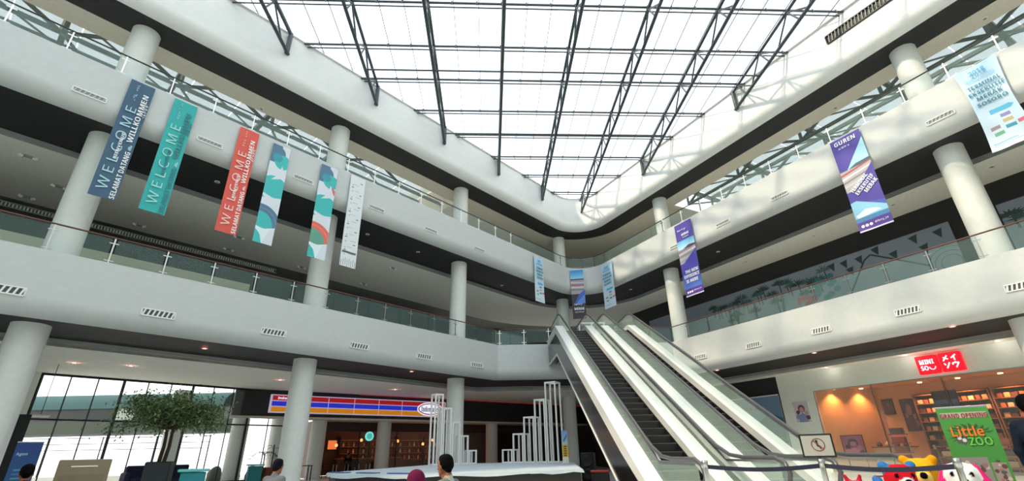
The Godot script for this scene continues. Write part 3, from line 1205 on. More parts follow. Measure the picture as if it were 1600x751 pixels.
		text(t, "2018", Vector3(0.0, h * 0.90, z + 0.03), rt, up, 0.36 * w, 0.055 * h, ink2)
		text(t, "SELAMAT DATANG", Vector3(0.0, h * 0.83, z + 0.03), rt, up, 0.66 * w, 0.03 * h, ink2, "sans")
		var ls := ["TERMINAL", "EKSEKUTIF", "MERAK", "SOSORO"]
		for j in 4:
			text(t, ls[j], Vector3(0.02 * w, h * (0.74 - j * 0.072), z + 0.03), rt, up, [0.74, 0.80, 0.56, 0.66][j] * w, 0.042 * h, ink)
	var dk := new_im(128, 448, Color(0.20, 0.18, 0.22))
	ramp(dk, Rect2i(0, 0, 128, 84), Color(0.18, 0.50, 0.78), Color(0.55, 0.80, 0.90))
	im_ship(dk)
	var t := banner("dark ferry banner with sky and ship picture hanging in the hall corner", Transform3D(corner, Vector3(4.8, 9.93, -33.88)), 0.98, 3.75, print_mat("ferry_print", dk), 0.012, 0.0, "printed banners along the right upper gallery")
	text(t, "MERAK", Vector3(0.02, 0.74, z), rt, up, 0.72, 0.19, white)
	text(t, "terminal", Vector3(0.0, 0.5, z), rt, up, 0.62, 0.1, white, "sans")
	text(t, "ferry", Vector3(-0.05, 1.06, z), rt, up, 0.6, 0.14, white, "sans")


func im_ship(im: Image) -> void:
	im.fill_rect(Rect2i(0, 84, 128, 12), Color(0.20, 0.26, 0.34))
	im.fill_rect(Rect2i(0, 96, 128, 130), Color(0.60, 0.58, 0.60))
	for j in 4:
		poly(im, [Vector2(0, 112 + j * 22), Vector2(128, 118 + j * 22), Vector2(128, 126 + j * 22), Vector2(0, 124 + j * 22)], [Color(0.75, 0.76, 0.80), Color(0.66, 0.26, 0.28), Color(0.80, 0.78, 0.80), Color(0.40, 0.42, 0.50)][j])
	poly(im, [Vector2(128, 190), Vector2(70, 230), Vector2(20, 320), Vector2(128, 290)], Color(0.20, 0.36, 0.72))
	poly(im, [Vector2(128, 230), Vector2(60, 290), Vector2(30, 325), Vector2(128, 310)], Color(0.35, 0.52, 0.82))


# ---------------------------------------------------------------- printed hoardings of the right middle gallery
func build_hoardings() -> void:
	var base := Color(0.50, 0.55, 0.59)
	var im := new_im(1400, 300, base)
	ramp(im, Rect2i(0, 0, 1400, 300), Color(0.53, 0.56, 0.62), Color(0.42, 0.53, 0.56))
	var leaf := [Color(0.17, 0.23, 0.23), Color(0.20, 0.31, 0.30), Color(0.25, 0.38, 0.37)]
	for i in 24:   # fan palms
		var o := Vector2(430 + i * 24 + rng.randf_range(-8, 8), rng.randf_range(30, 80) + (70 if i % 5 == 4 else 0))
		var r := rng.randf_range(26, 46)
		for k in 9:
			var a := -PI + PI * (k + 0.5) / 9.0 + rng.randf_range(-0.1, 0.1)
			var d := Vector2(cos(a), sin(a) * 0.8)
			var q := Vector2(-d.y, d.x)
			poly(im, [o, o + d * r * 0.5 + q * 4, o + d * r, o + d * r * 0.5 - q * 4], leaf[i % 3])
		poly(im, [o, o + Vector2(4, 0), o + Vector2(8, 50), o + Vector2(3, 50)], leaf[0])
	poly(im, [Vector2(520, 110), Vector2(560, 90), Vector2(600, 130), Vector2(570, 125), Vector2(560, 175), Vector2(545, 130)], leaf[0])
	for i in 16:
		disc(im, Vector2(885 + rng.randf_range(-35, 40), 135 + rng.randf_range(-28, 28)), 8, Color(0.62, 0.28, 0.32))
	for i in 14:
		disc(im, Vector2(960 + rng.randf_range(-35, 55), 110 + rng.randf_range(-45, 45)), 13, Color(0.22, 0.45, 0.47))
	for p in [Vector2(1000, 20), Vector2(1046, 24), Vector2(1060, 60), Vector2(1100, 26), Vector2(1160, 10), Vector2(1210, 50), Vector2(1280, 14), Vector2(1300, 60), Vector2(1350, 20)]:
		poly(im, [p, p + Vector2(28, -6), p + Vector2(20, 32)], Color(0.17, 0.22, 0.24))
	for seg in [[Vector2(1050, 170), Vector2(1130, 45)], [Vector2(1130, 45), Vector2(1155, 30)], [Vector2(1155, 30), Vector2(1310, 140)]]:
		var d: Vector2 = (seg[1] - seg[0]).normalized().orthogonal() * 3.0
		poly(im, [seg[0] + d, seg[1] + d, seg[1] - d, seg[0] - d], Color(0.17, 0.21, 0.22))
	for k in 3:
		disc(im, Vector2(1370, 150), 30 + k * 16, Color(0.28, 0.35, 0.38), 27 + k * 16)
	var m := print_mat("hoarding_print", im, 0.35)
	var parts := [[-7.0, 13.05, 0.0, 1.0, "long grey blue hoarding printed with dark palms and bunting on the right middle gallery"], [14.8, 34.0, 0.3, 1.0, "grey blue hoarding behind the column near the right edge of the middle gallery"]]
	for p in parts:
		var t := thing("hoarding", p[4], "hoarding")
		var st := nst()
		var a: float = p[0]
		var b: float = p[1]
		bar(st, wp(1, a, -4.36, 8.75), wp(1, b, -4.36, 8.75), 0.06, 3.76)
		obj("board", st, M.grey_trim, t)
		st = nst()
		uvquad(st, wp(1, a, -4.32, 10.66), wp(1, b, -4.32, 10.66), wp(1, b, -4.32, 6.9), wp(1, a, -4.32, 6.9), into(1), Rect2(p[2], 0, p[3] - p[2], 1))
		obj("print", st, m, t)


# ---------------------------------------------------------------- escalators
const E_F := Vector2(-0.05408, 0.99854)
const E_R := Vector2(0.99854, 0.05408)
const RISE := 0.5228


func ep(lat: float, lon: float, h: float) -> Vector3:
	return v3(E_R * lat + E_F * lon, h)


func rail_h(lon: float) -> float:
	return clampf(0.95 + (lon - 11.35) * RISE, 0.95, 7.93)


func strip(st: SurfaceTool, lat0: float, lat1: float, d0: float, d1: float, lon0 := 9.4, lon1 := 28.25) -> void:
	# a band that follows the escalator, from d0 to d1 below the handrail line
	var stops := [lon0]
	for q in [11.35, 13.75, 15.0, 18.0, 21.0, 24.7]:
		if q > lon0 and q < lon1:
			stops.append(q)
	stops.append(lon1)
	for i in stops.size() - 1:
		var a: float = stops[i]
		var b: float = stops[i + 1]
		var c := []
		for q in [a, b]:
			for lat in [lat0, lat1]:
				c.append(ep(lat, q, maxf(0.01, rail_h(q) - d0)))
				c.append(ep(lat, q, maxf(0.0, rail_h(q) - d1)))
		# c: 0 top l a, 1 bot l a, 2 top r a, 3 bot r a, 4.. same at b
		var r := Vector3(E_R.x, 0, -E_R.y)
		var f := Vector3(E_F.x, 0, -E_F.y)
		quad(st, c[0], c[4], c[5], c[1], -r)
		quad(st, c[2], c[6], c[7], c[3], r)
		quad(st, c[0], c[2], c[6], c[4], Vector3.UP)
		quad(st, c[1], c[3], c[7], c[5], Vector3.DOWN)
		if i == 0:
			quad(st, c[0], c[2], c[3], c[1], -f)
		if i == stops.size() - 2:
			quad(st, c[4], c[6], c[7], c[5], f)


func build_escalators() -> void:
	grained("step_steel", Color(0.10, 0.10, 0.105), 0.45, 3.0, brush_tex)
	var clad := grained("dark_cladding", Color(0.30, 0.31, 0.31), 0.22, 0.5, brush_tex)
	clad.metallic = 0.9
	var bal := glassy("balustrade_glass", Color(0.84, 0.94, 0.90), 0.14)
	var labels := ["left escalator with black steps and bright steel decks, nearer the stage", "right escalator with bright steel decks, beside the ride sign"]
	var pair := [[3.75, 5.26], [6.17, 7.53]]
	for e in 2:
		var t := thing("escalator", labels[e], "escalator", Vector3.ZERO, 0, "pair of escalators to the middle gallery")
		var la: float = pair[e][0]
		var lb: float = pair[e][1]
		for k in 2:
			var lat: float = pair[e][k]
			var out := -1.0 if k == 0 else 1.0
			# handrail loop
			var pts := [ep(lat, 9.35, 0.42), ep(lat, 9.12, 0.52), ep(lat, 9.03, 0.70), ep(lat, 9.12, 0.86), ep(lat, 9.4, 0.95), ep(lat, 10.6, 0.95), ep(lat, 11.2, 1.0), ep(lat, 11.8, 1.2), ep(lat, 12.4, 1.5)]
			for q in [16.0, 20.0, 23.8]:
				pts.append(ep(lat, q, rail_h(q)))
			pts.append_array([ep(lat, 24.5, 7.78), ep(lat, 25.1, 7.91), ep(lat, 26.0, 7.93), ep(lat, 27.8, 7.93), ep(lat, 28.05, 7.84), ep(lat, 28.14, 7.66), ep(lat, 28.05, 7.48)])
			var st := nst()
			tube(st, pts, 0.042, 8)
			obj("handrail", st, M.handrail_grey, t)
			st = nst()
			strip(st, lat - 0.03, lat + 0.03, 0.035, 0.075, 9.3, 28.0)
			obj("rail_guide", st, M.steel, t)
			var q := 9.3
			while q < 28.0:
				var q2 := minf(q + 1.55, 28.0)
				st = nst()
				strip(st, lat - 0.006, lat + 0.006, 0.07, 0.72, q, q2 - 0.015)
				obj("glass_panel", st, bal, t)
				q = q2
			var o0 := minf(lat + out * 0.24, lat - out * 0.16)
			var o1 := maxf(lat + out * 0.24, lat - out * 0.16)
			st = nst()
			strip(st, o0, o1, 0.70, 0.75)
			obj("deck", st, M.bright_steel, t)
			st = nst()
			strip(st, minf(lat - out * 0.16, lat - out * 0.13), maxf(lat - out * 0.16, lat - out * 0.13), 0.75, 1.12)
			obj("skirt", st, M.bright_steel, t)
			st = nst()
			strip(st, minf(lat - out * 0.16, lat - out * 0.18), maxf(lat - out * 0.16, lat - out * 0.18), 0.93, 1.2, 11.3, 24.9)
			obj("skirt_brush", st, M.rubber, t)
			st = nst()
			strip(st, minf(lat + out * 0.22, lat + out * 0.24), maxf(lat + out * 0.22, lat + out * 0.24), 0.75, 1.10)
			obj("outer_band", st, M.bright_steel, t)
			q = 9.6
			while q < 28.0:   # dark cladding in sheets with open joints
				var q2 := minf(q + 2.4, 28.2)
				st = nst()
				strip(st, minf(lat + out * 0.19, lat + out * 0.22), maxf(lat + out * 0.19, lat + out * 0.22), 1.10, 2.16, q, q2 - 0.012)
				obj("cladding", st, clad, t)
				q = q2
			st = nst()
			strip(st, minf(lat + out * 0.17, lat + out * 0.25), maxf(lat + out * 0.17, lat + out * 0.25), 2.15, 2.21, 13.7)
			obj("edge_trim", st, M.white_metal, t)
			st = nst()
			boxb(st, ep(lat, 9.62, 0.24), Vector3(E_R.x, 0, -E_R.y) * 0.22, Vector3.UP * 0.24, Vector3(E_F.x, 0, -E_F.y) * 0.28)
			obj("newel_base", st, M.brushed_steel, t)
		var st2 := nst()
		strip(st2, la + 0.2, lb - 0.2, 2.0, 2.15, 13.5)
		obj("soffit", st2, M.grey_trim, t)
		st2 = nst()
		boxb(st2, ep((la + lb) / 2, 10.3, 0.02), Vector3(E_R.x, 0, -E_R.y) * ((lb - la) / 2 - 0.14), Vector3.UP * 0.02, Vector3(E_F.x, 0, -E_F.y) * 1.0)
		boxb(st2, ep((la + lb) / 2, 26.6, 6.95), Vector3(E_R.x, 0, -E_R.y) * ((lb - la) / 2 - 0.14), Vector3.UP * 0.03, Vector3(E_F.x, 0, -E_F.y) * 1.6)
		obj("landing_plate", st2, M.brushed_steel, t)
		for i in 34:
			var h := 0.02 + i * 0.2091
			var lon := 11.4 + i * 0.4
			if h > 7.0:
				break
			var st := nst()
			boxb(st, ep((la + lb) / 2, lon + 0.2, h - 0.09), Vector3(E_R.x, 0, -E_R.y) * ((lb - la) / 2 - 0.165), Vector3.UP * 0.105, Vector3(E_F.x, 0, -E_F.y) * 0.2)
			var s := obj("step", st, M.step_steel, t)
			st = nst()
			boxb(st, ep((la + lb) / 2, lon + 0.006, h + 0.012), Vector3(E_R.x, 0, -E_R.y) * ((lb - la) / 2 - 0.17), Vector3.UP * 0.006, Vector3(E_F.x, 0, -E_F.y) * 0.008)
			obj("nosing", st, M.step_edge, s)
	# two white guard frames on the landing, and the steel end panel on the gallery face
	for k in 2:
		var c := ep([5.99, 6.82][k], 28.9, P2 - 0.12)
		var st := nst()
		var w: float = [0.38, 0.34][k]
		var r := Vector3(E_R.x, 0, -E_R.y)
		for s in [-1.0, 1.0]:
			bar(st, c + r * w * s, c + r * w * s + Vector3.UP * 1.54, 0.09, 0.09)
		bar(st, c - r * (w + 0.045) + Vector3.UP * 1.55, c + r * (w + 0.045) + Vector3.UP * 1.55, 0.1, 0.09)
		tag(obj("guard_frame", st, M.white_metal), ["left white guard frame at the top of the escalators", "right white guard frame at the top of the escalators"][k], "barrier", "white guard frames on the escalator landing")


# ---------------------------------------------------------------- the variety shop on the right wing
func build_shop_right() -> void:
	var st := nst()
	var f := -2.7
	# wall over the window, pier beside it
	wallbox(st, plan(1, 3.75, f - 0.1), plan(1, 30, f - 0.1), 3.8, 4.77, 0.2)
	wallbox(st, plan(1, 3.75, f - 0.1), plan(1, 5.6, f - 0.1), 0.0, 3.8, 0.2)
	wallbox(st, plan(1, 26, f - 0.1), plan(1, 40, f - 0.1), 0.0, 3.8, 0.2)
	struct("wall_right", st, M.pale_wall)
	st = nst()
	wallbox(st, plan(1, 5.5, f - 0.25), plan(1, 7.0, -6.0), 0.0, 4.0, 0.1)
	wallbox(st, plan(1, 6.9, -6.1), plan(1, 27, -6.1), 0.0, 4.0, 0.2)
	wallbox(st, plan(1, 26.9, f - 0.2), plan(1, 26.9, -6.1), 0.0, 4.0, 0.2)
	struct("wall_shop", st, M.warm_wall)
	st = nst()
	prism(st, v2p([plan(1, 5.4, f - 0.2), plan(1, 27, f - 0.2), plan(1, 27, -6.1), plan(1, 6.9, -6.1)]), up3, 3.88, 4.0)
	struct("ceiling_shop", st, M.warm_wall)
	# shop window
	st = nst()
	for s in [5.62, 8.4, 11.2, 14.0, 16.8, 19.6, 22.4, 25.2]:
		bar(st, wp(1, s, f - 0.06, 0.0), wp(1, s, f - 0.06, 3.8), 0.03, 0.05)
	bar(st, wp(1, 5.6, f - 0.06, 3.78), wp(1, 26, f - 0.06, 3.78), 0.05, 0.05)
	bar(st, wp(1, 5.6, f - 0.06, 0.06), wp(1, 26, f - 0.06, 0.06), 0.05, 0.12)
	var win := struct("window_shop", st, M.steel)
	for i in 7:
		if i in [3, 4]:
			continue   # the entrance stands open
		st = nst()
		bar(st, wp(1, 5.66 + i * 2.8, f - 0.06, 1.94), wp(1, 8.36 + i * 2.8, f - 0.06, 1.94), 0.015, 3.62)
		obj("pane", st, M.clear_glass, win)
	# black bulkhead and landscape hoarding left of the shop
	st = nst()
	wallbox(st, plan(1, -6, f - 0.1), plan(1, 3.74, f - 0.1), 0.0, 4.77, 0.2)
	struct("wall_right", st, M.black_paint)
	var im := new_im(512, 256, Color(0.33, 0.45, 0.55))
	ramp(im, Rect2i(0, 0, 512, 256), Color(0.44, 0.56, 0.67), Color(0.28, 0.44, 0.52))
	poly(im, [Vector2(300, 110), Vector2(360, 70), Vector2(420, 95), Vector2(470, 60), Vector2(512, 80), Vector2(512, 150), Vector2(300, 150)], Color(0.20, 0.38, 0.42))
	for i in 16:
		var o := Vector2(330 + i * 12, 165 + (i * 37) % 30)
		disc(im, o, 16 + (i * 7) % 12, [Color(0.18, 0.34, 0.18), Color(0.30, 0.46, 0.22), Color(0.14, 0.27, 0.20)][i % 3])
	poly(im, [Vector2(150, 170), Vector2(330, 130), Vector2(512, 190), Vector2(512, 256), Vector2(150, 256)], Color(0.14, 0.28, 0.26))
	im.fill_rect(Rect2i(430, 180, 82, 76), Color(0.11, 0.14, 0.26))
	for i in 5:
		disc(im, Vector2(440 - i * 16, 40), 6, Color(0.55, 0.38, 0.42))
	var hb := thing("hoarding", "blue landscape hoarding under the black bulkhead behind the right escalator", "hoarding")
	st = nst()
	bar(st, wp(1, -5.5, f + 0.04, 1.9), wp(1, 3.70, f + 0.04, 1.9), 0.06, 3.8)
	obj("board", st, M.grey_trim, hb)
	st = nst()
	uvquad(st, wp(1, -5.5, f + 0.075, 3.8), wp(1, 3.70, f + 0.075, 3.8), wp(1, 3.70, f + 0.075, 0.02), wp(1, -5.5, f + 0.075, 0.02), into(1))
	obj("print", st, print_mat("landscape_print", im, 0.4), hb)
	st = nst()
	bar(st, wp(1, -5.5, f + 0.08, 3.82), wp(1, 3.70, f + 0.08, 3.82), 0.06, 0.05)
	obj("top_rail", st, M.white_metal, hb)
	# framed poster on the pier
	poster("wall_poster", "colourful poster of a group of figures on the pale pier beside the shop window", 4.80, f + 0.02, 2.83, 0.85, 1.05, [Color(0.80, 0.76, 0.80), Color(0.42, 0.25, 0.30), Color(0.50, 0.58, 0.72), Color(0.75, 0.60, 0.58)], M.white_metal)
	# lit signs
	var red := glow("sign_red", Color(0.90, 0.08, 0.16), 0.9)
	var lit := glow("sign_white", Color(1.0, 0.92, 0.95), 1.3)
	for k in 2:
		var s0: float = [10.97, 11.82][k]
		var t := thing("shop_sign", ["red lit square shop sign with white Latin letters over the shop window", "red lit square shop sign with white katakana over the shop window"][k], "sign", Vector3.ZERO, 0, "pair of red shop signs")
		st = nst()
		rbox_on(st, wp(1, s0, f + 0.07, 4.29), 0.39, 0.385, 0.07, 0.05)
		obj("light_box", st, red, t)
		var c := wp(1, s0, f + 0.15, 4.29)
		var x := along(1)
		if k == 0:
			text(t, "MINI", c + Vector3.UP * 0.12, x, Vector3.UP, 0.52, 0.19, lit, "sans_bold", 0.02)
			text(t, "SO", c - Vector3.UP * 0.13 - x * 0.13, x, Vector3.UP, 0.27, 0.19, lit, "sans_bold", 0.02)
			st = nst()
			var pts := []
			for i in 9:
				var a := PI + PI * i / 8.0
				pts.append(c - Vector3.UP * 0.10 + x * (0.16 + 0.11 * cos(a)) + Vector3.UP * 0.11 * sin(a))
			tube(st, pts, 0.018, 6)
			obj("smile", st, lit, t)
		else:
			var glyphs := [
				[[.78, .95, .15, .12], [.25, .68, .82, .34]],
				[[.80, .95, .12, .48], [.52, .72, .52, .05]],
				[[.14, .90, .30, .58], [.86, .95, .36, .05]],
				[[.5, 1., .5, .82], [.1, .80, .9, .80], [.1, .80, .1, .52], [.9, .80, .42, .05]]]
			for g in 4:
				var o: Vector3 = c + x * ((g % 2) * 0.30 - 0.29) + Vector3.UP * (0.03 - int(g / 2) * 0.29)
				st = nst()
				for q in glyphs[g]:
					bar(st, o + x * q[0] * 0.27 + Vector3.UP * q[1] * 0.25, o + x * q[2] * 0.27 + Vector3.UP * q[3] * 0.25, 0.02, 0.045, into(1).cross(x * (q[2] - q[0]) + Vector3.UP * (q[3] - q[1])))
				obj("lettering", st, lit, t)
		var al := AreaLight3D.new()
		al.name = "sign_light"
		al.light_color = Color(1.0, 0.25, 0.3)
		al.light_energy = 0.15
		al.area_size = Vector2(0.7, 0.7)
		al.shadow_enabled = true
		al.transform = Transform3D(Basis(-x, Vector3.UP, -into(1)), wp(1, s0, f + 0.2, 4.29))
		t.add_child(al)
	# inside: shelf units with goods
	var wood := grained("shelf_wood", Color(0.56, 0.38, 0.25), 0.5, 1.2)
	var dark := grained("shelf_back", Color(0.32, 0.20, 0.14), 0.6, 1.2)
	var goods := [mat("goods_a", Color(0.55, 0.30, 0.24)), mat("goods_b", Color(0.80, 0.66, 0.50)), mat("goods_c", Color(0.35, 0.22, 0.20)), mat("goods_d", Color(0.74, 0.45, 0.34)), mat("goods_e", Color(0.86, 0.80, 0.72))]
	var proto: Array = []
	for g in 5:
		st = nst()
		rbox(st, Vector3(0, 0.09, 0), Vector3(0.17 + 0.03 * (g % 3), 0.18 + 0.02 * (g % 2), 0.14), 0, 0.012)
		proto.append(done(st, goods[g]))
	var unit := 0
	var tone := ["rust red", "tan", "dark brown", "salmon", "cream"]
	for s0 in [8.7, 10.2, 11.7, 13.6, 15.1, 16.6, 18.1]:
		var t := thing("shelf_unit", "brown wooden shelf unit with lit goods on the shop back wall, %s from the left" % ordinal(unit), "shelves", Vector3.ZERO, 0, "shelf units along the shop back wall")
		t.transform = on_wing(1, s0 + 0.7, -5.76, 0.0)
		st = nst()
		box(st, Vector3(0, 1.7, -0.19), Vector3(1.4, 3.4, 0.04))
		obj("back", st, dark, t)
		for e in [-0.7, 0.7]:
			st = nst()
			box(st, Vector3(e, 1.7, 0), Vector3(0.04, 3.4, 0.42))
			obj("side", st, wood, t)
		for j in 9:
			st = nst()
			box(st, Vector3(0, 0.12 + j * 0.4, 0.01), Vector3(1.36, 0.035, 0.38))
			obj("shelf", st, wood, t)
		for j in range(2, 8):
			for k in 5:
				var g: int = (unit * 3 + j * 2 + k) % 5
				var o := inst("boxed_goods", proto[g])
				o.transform = on_wing(1, s0 + 0.2 + k * 0.25, -5.72, 0.139 + j * 0.4)
				tag(o, "%s boxed goods, %s shelf up, %s shop shelf unit from the left" % [tone[g], ordinal(j), ordinal(unit)], "goods", "boxed goods on the shop shelves")
		unit += 1
	# wall washers: a glowing disc and a spot in each
	var bulb := glow("downlight_warm", Color(1.0, 0.80, 0.55), 6.0)
	for i in 8:
		var s: float = [6.2, 6.85, 9.4, 10.9, 12.4, 14.3, 15.8, 17.3][i]
		var o: float = [-3.6, -4.9, -5.1, -5.1, -5.1, -5.1, -5.1, -5.1][i]
		var t := thing("downlight", "warm downlight in the shop ceiling, %s from the left" % ordinal(i), "light", Vector3.ZERO, 0, "warm downlights in the shop ceiling")
		st = nst()
		lathe(st, wp(1, s, o, 3.84), [Vector2(0.0, 0), Vector2(0.06, 0), Vector2(0.085, 0.0), Vector2(0.09, 0.04)], 16)
		obj("lens", st, bulb, t)
		var sp := SpotLight3D.new()
		sp.name = "spot"
		sp.light_color = Color(1.0, 0.66, 0.38)
		sp.light_energy = 7.0
		sp.spot_angle = 52.0
		sp.spot_range = 14.0
		sp.spot_attenuation = 2.0
		sp.light_size = 0.06
		sp.shadow_enabled = true
		t.add_child(sp)
		sp.look_at_from_position(wp(1, s, o, 3.80), wp(1, s - (0.5 if i < 2 else 0.0), o - (0.0 if i < 2 else 0.7), 1.0))
	# wall pictures, counter, standing poster, red rack, hanging panel
	poster("wall_picture", "small dark picture on the warm shop wall", 7.35, -5.96, 2.95, 0.5, 0.75, [Color(0.20, 0.13, 0.12), Color(0.30, 0.18, 0.16), Color(0.24, 0.16, 0.15), Color(0.4, 0.25, 0.2)], M.dark_frame)
	poster("wall_picture", "tall dark picture of a figure on the warm shop wall", 8.2, -5.96, 2.5, 0.62, 1.5, [Color(0.26, 0.17, 0.16), Color(0.55, 0.36, 0.32), Color(0.35, 0.22, 0.20), Color(0.6, 0.42, 0.38)], M.dark_frame)
	poster("standing_poster", "pink portrait poster standing inside the shop window", 6.45, -3.5, 1.12, 1.05, 1.05, [Color(0.55, 0.30, 0.42), Color(0.25, 0.12, 0.18), Color(0.70, 0.45, 0.52), Color(0.62, 0.38, 0.48)], M.dark_frame, 0.6)
	var ct := thing("counter", "cream shop counter with small goods on top", "counter")
	st = nst()
	bar(st, wp(1, 6.9, -4.6, 0.52), wp(1, 8.5, -4.6, 0.52), 0.6, 1.04)
	obj("body", st, grained("counter_cream", Color(0.80, 0.68, 0.55), 0.5, 1.0), ct)
	st = nst()
	bar(st, wp(1, 6.85, -4.6, 1.07), wp(1, 8.55, -4.6, 1.07), 0.68, 0.06)
	obj("top", st, wood, ct)
	for i in 4:
		st = nst()
		var p := wp(1, 7.1 + i * 0.38, -4.55, 1.10)
		lathe(st, p, [Vector2(0.0, 0), Vector2(0.09, 0.0), Vector2(0.13, 0.06), Vector2(0.10, 0.14), Vector2(0.06, 0.2), Vector2(0.0, 0.22)], 14)
		tag(obj("hat", st, [goods[2], goods[4], goods[0], goods[2]][i]), "small rounded display hat on the shop counter, %s from the left" % ordinal(i), "hat", "display hats on the shop counter")
	var rk := thing("display_rack", "red display rack beside the shop entrance", "rack")
	for j in 4:
		st = nst()
		bar(st, wp(1, 8.25, -3.4, 0.45 + j * 0.38), wp(1, 8.9, -3.4, 0.45 + j * 0.38), 0.35, 0.04)
		obj("shelf", st, mat("rack_red", Color(0.62, 0.10, 0.10)), rk)
		st = nst()
		rbox(st, wp(1, 8.57, -3.4, 0.60 + j * 0.38), Vector3(0.5, 0.24, 0.26), along_turn(1), 0.02)
		obj("basket", st, [M.rack_red, goods[0], M.rack_red, goods[2]][j], rk)
	for e in [8.25, 8.9]:
		st = nst()
		tube(st, [wp(1, e, -3.4, 0.0), wp(1, e, -3.4, 1.75)], 0.02, 6)
		obj("upright", st, M.steel, rk)
	var hp := thing("ceiling_sign", "dark striped panel hung from the shop ceiling", "sign")
	st = nst()
	bar(st, wp(1, 10.3, -3.6, 2.92), wp(1, 11.2, -3.6, 2.92), 0.05, 0.72)
	obj("board", st, mat("panel_dark", Color(0.20, 0.11, 0.12)), hp)
	st = nst()
	bar(st, wp(1, 10.3, -3.57, 2.82), wp(1, 11.2, -3.57, 2.82), 0.02, 0.17)
	obj("blue_stripe", st, mat("panel_blue", Color(0.24, 0.33, 0.45)), hp)
	st = nst()
	for e in [10.4, 11.1]:
		tube(st, [wp(1, e, -3.6, 3.28), wp(1, e, -3.6, 3.88)], 0.006, 5)
	obj("cord", st, M.steel, hp)
	# low gondolas behind the open entrance
	for i in 4:
		var gd := thing("gondola", "low brown goods stand inside the shop entrance, %s from the left" % ordinal(i), "shelves", Vector3.ZERO, 0, "low goods stands in the shop")
		gd.transform = on_wing(1, 10.3 + i * 1.9, -4.3, 0.0)
		for j in 3:
			st = nst()
			box(st, Vector3(0, 0.2 + j * 0.42, 0), Vector3(1.34, 0.05, 0.55))
			obj("shelf", st, wood, gd)
			st = nst()
			rbox(st, Vector3(-0.33, 0.335 + j * 0.42, 0.06), Vector3(0.5, 0.22, 0.3), 0, 0.02)
			rbox(st, Vector3(0.32, 0.325 + j * 0.42, 0.06), Vector3(0.55, 0.20, 0.3), 0, 0.02)
			obj("goods", st, goods[(i + j) % 5], gd)
		for e in [-0.68, 0.68]:
			st = nst()
			box(st, Vector3(e, 0.56, 0), Vector3(0.04, 1.12, 0.55))
			obj("end", st, wood, gd)


func along_turn(side: int) -> float:
	var a := along(side)
	return atan2(-a.z, a.x)


func rbox_on(st: SurfaceTool, o: Vector3, hw: float, hh: float, hd: float, r: float) -> void:
	# plate with rounded corners facing the hall from the right wing
	var pts := PackedVector2Array()
	for q in [[1, 1, 0.0], [-1, 1, PI / 2], [-1, -1, PI], [1, -1, PI * 1.5]]:
		for i in 5:
			var a: float = q[2] + PI / 2 * i / 4.0
			pts.append(Vector2(q[0] * (hw - r) + r * cos(a), q[1] * (hh - r) + r * sin(a)))
	var x := along(1)
	var z := into(1)
	prism(st, pts, func(p: Vector2, y: float) -> Vector3: return o + x * p.x + Vector3.UP * p.y + z * y, -hd, hd)


func poster(called: String, label: String, s: float, off: float, h: float, w: float, hh: float, c: Array, frame: Material, down := 0.0) -> void:
	var im := new_im(64, 80, c[0])
	disc(im, Vector2(32, 26), 15, c[1])
	disc(im, Vector2(32, 30), 10, c[3])
	poly(im, [Vector2(12, 80), Vector2(16, 52), Vector2(32, 42), Vector2(48, 52), Vector2(54, 80)], c[2])
	disc(im, Vector2(14, 40), 8, c[1])
	disc(im, Vector2(50, 44), 8, c[3])
	disc(im, Vector2(12, 58), 10, c[2])
	disc(im, Vector2(54, 62), 9, c[1])
	var t := thing(called, label, "poster")
	var st := nst()
	bar(st, wp(1, s - w / 2, off, h), wp(1, s + w / 2, off, h), 0.03, hh)
	if down > 0.0:
		for e in [-0.4, 0.4]:
			bar(st, wp(1, s + w * e, off - 0.02, 0.0), wp(1, s + w * e, off - 0.02, h), 0.03, 0.03)
	obj("frame", st, frame, t)
	st = nst()
	uvquad(st, wp(1, s - w / 2 + 0.03, off + 0.018, h + hh / 2 - 0.03), wp(1, s + w / 2 - 0.03, off + 0.018, h + hh / 2 - 0.03), wp(1, s + w / 2 - 0.03, off + 0.018, h - hh / 2 + 0.03), wp(1, s - w / 2 + 0.03, off + 0.018, h - hh / 2 + 0.03), into(1))
	obj("print", st, print_mat("poster_%d" % int(s * 100.0 + h * 7.0), im, 0.4), t)


# ---------------------------------------------------------------- left side of the ground floor
const K_O := Vector2(-15.55, 27.66)      # black bulkhead of the convenience shop, plan point and direction
const K_U := Vector2(0.803, 0.596)
const K_N := Vector2(0.596, -0.803)      # towards the hall


func kp(s: float, off: float, h: float) -> Vector3:
	return v3(K_O + K_U * s + K_N * off, h)


func on_k(s: float, off: float, h: float) -> Transform3D:
	return Transform3D(Basis(Vector3(K_U.x, 0, -K_U.y), Vector3.UP, Vector3(K_N.x, 0, -K_N.y)), kp(s, off, h))


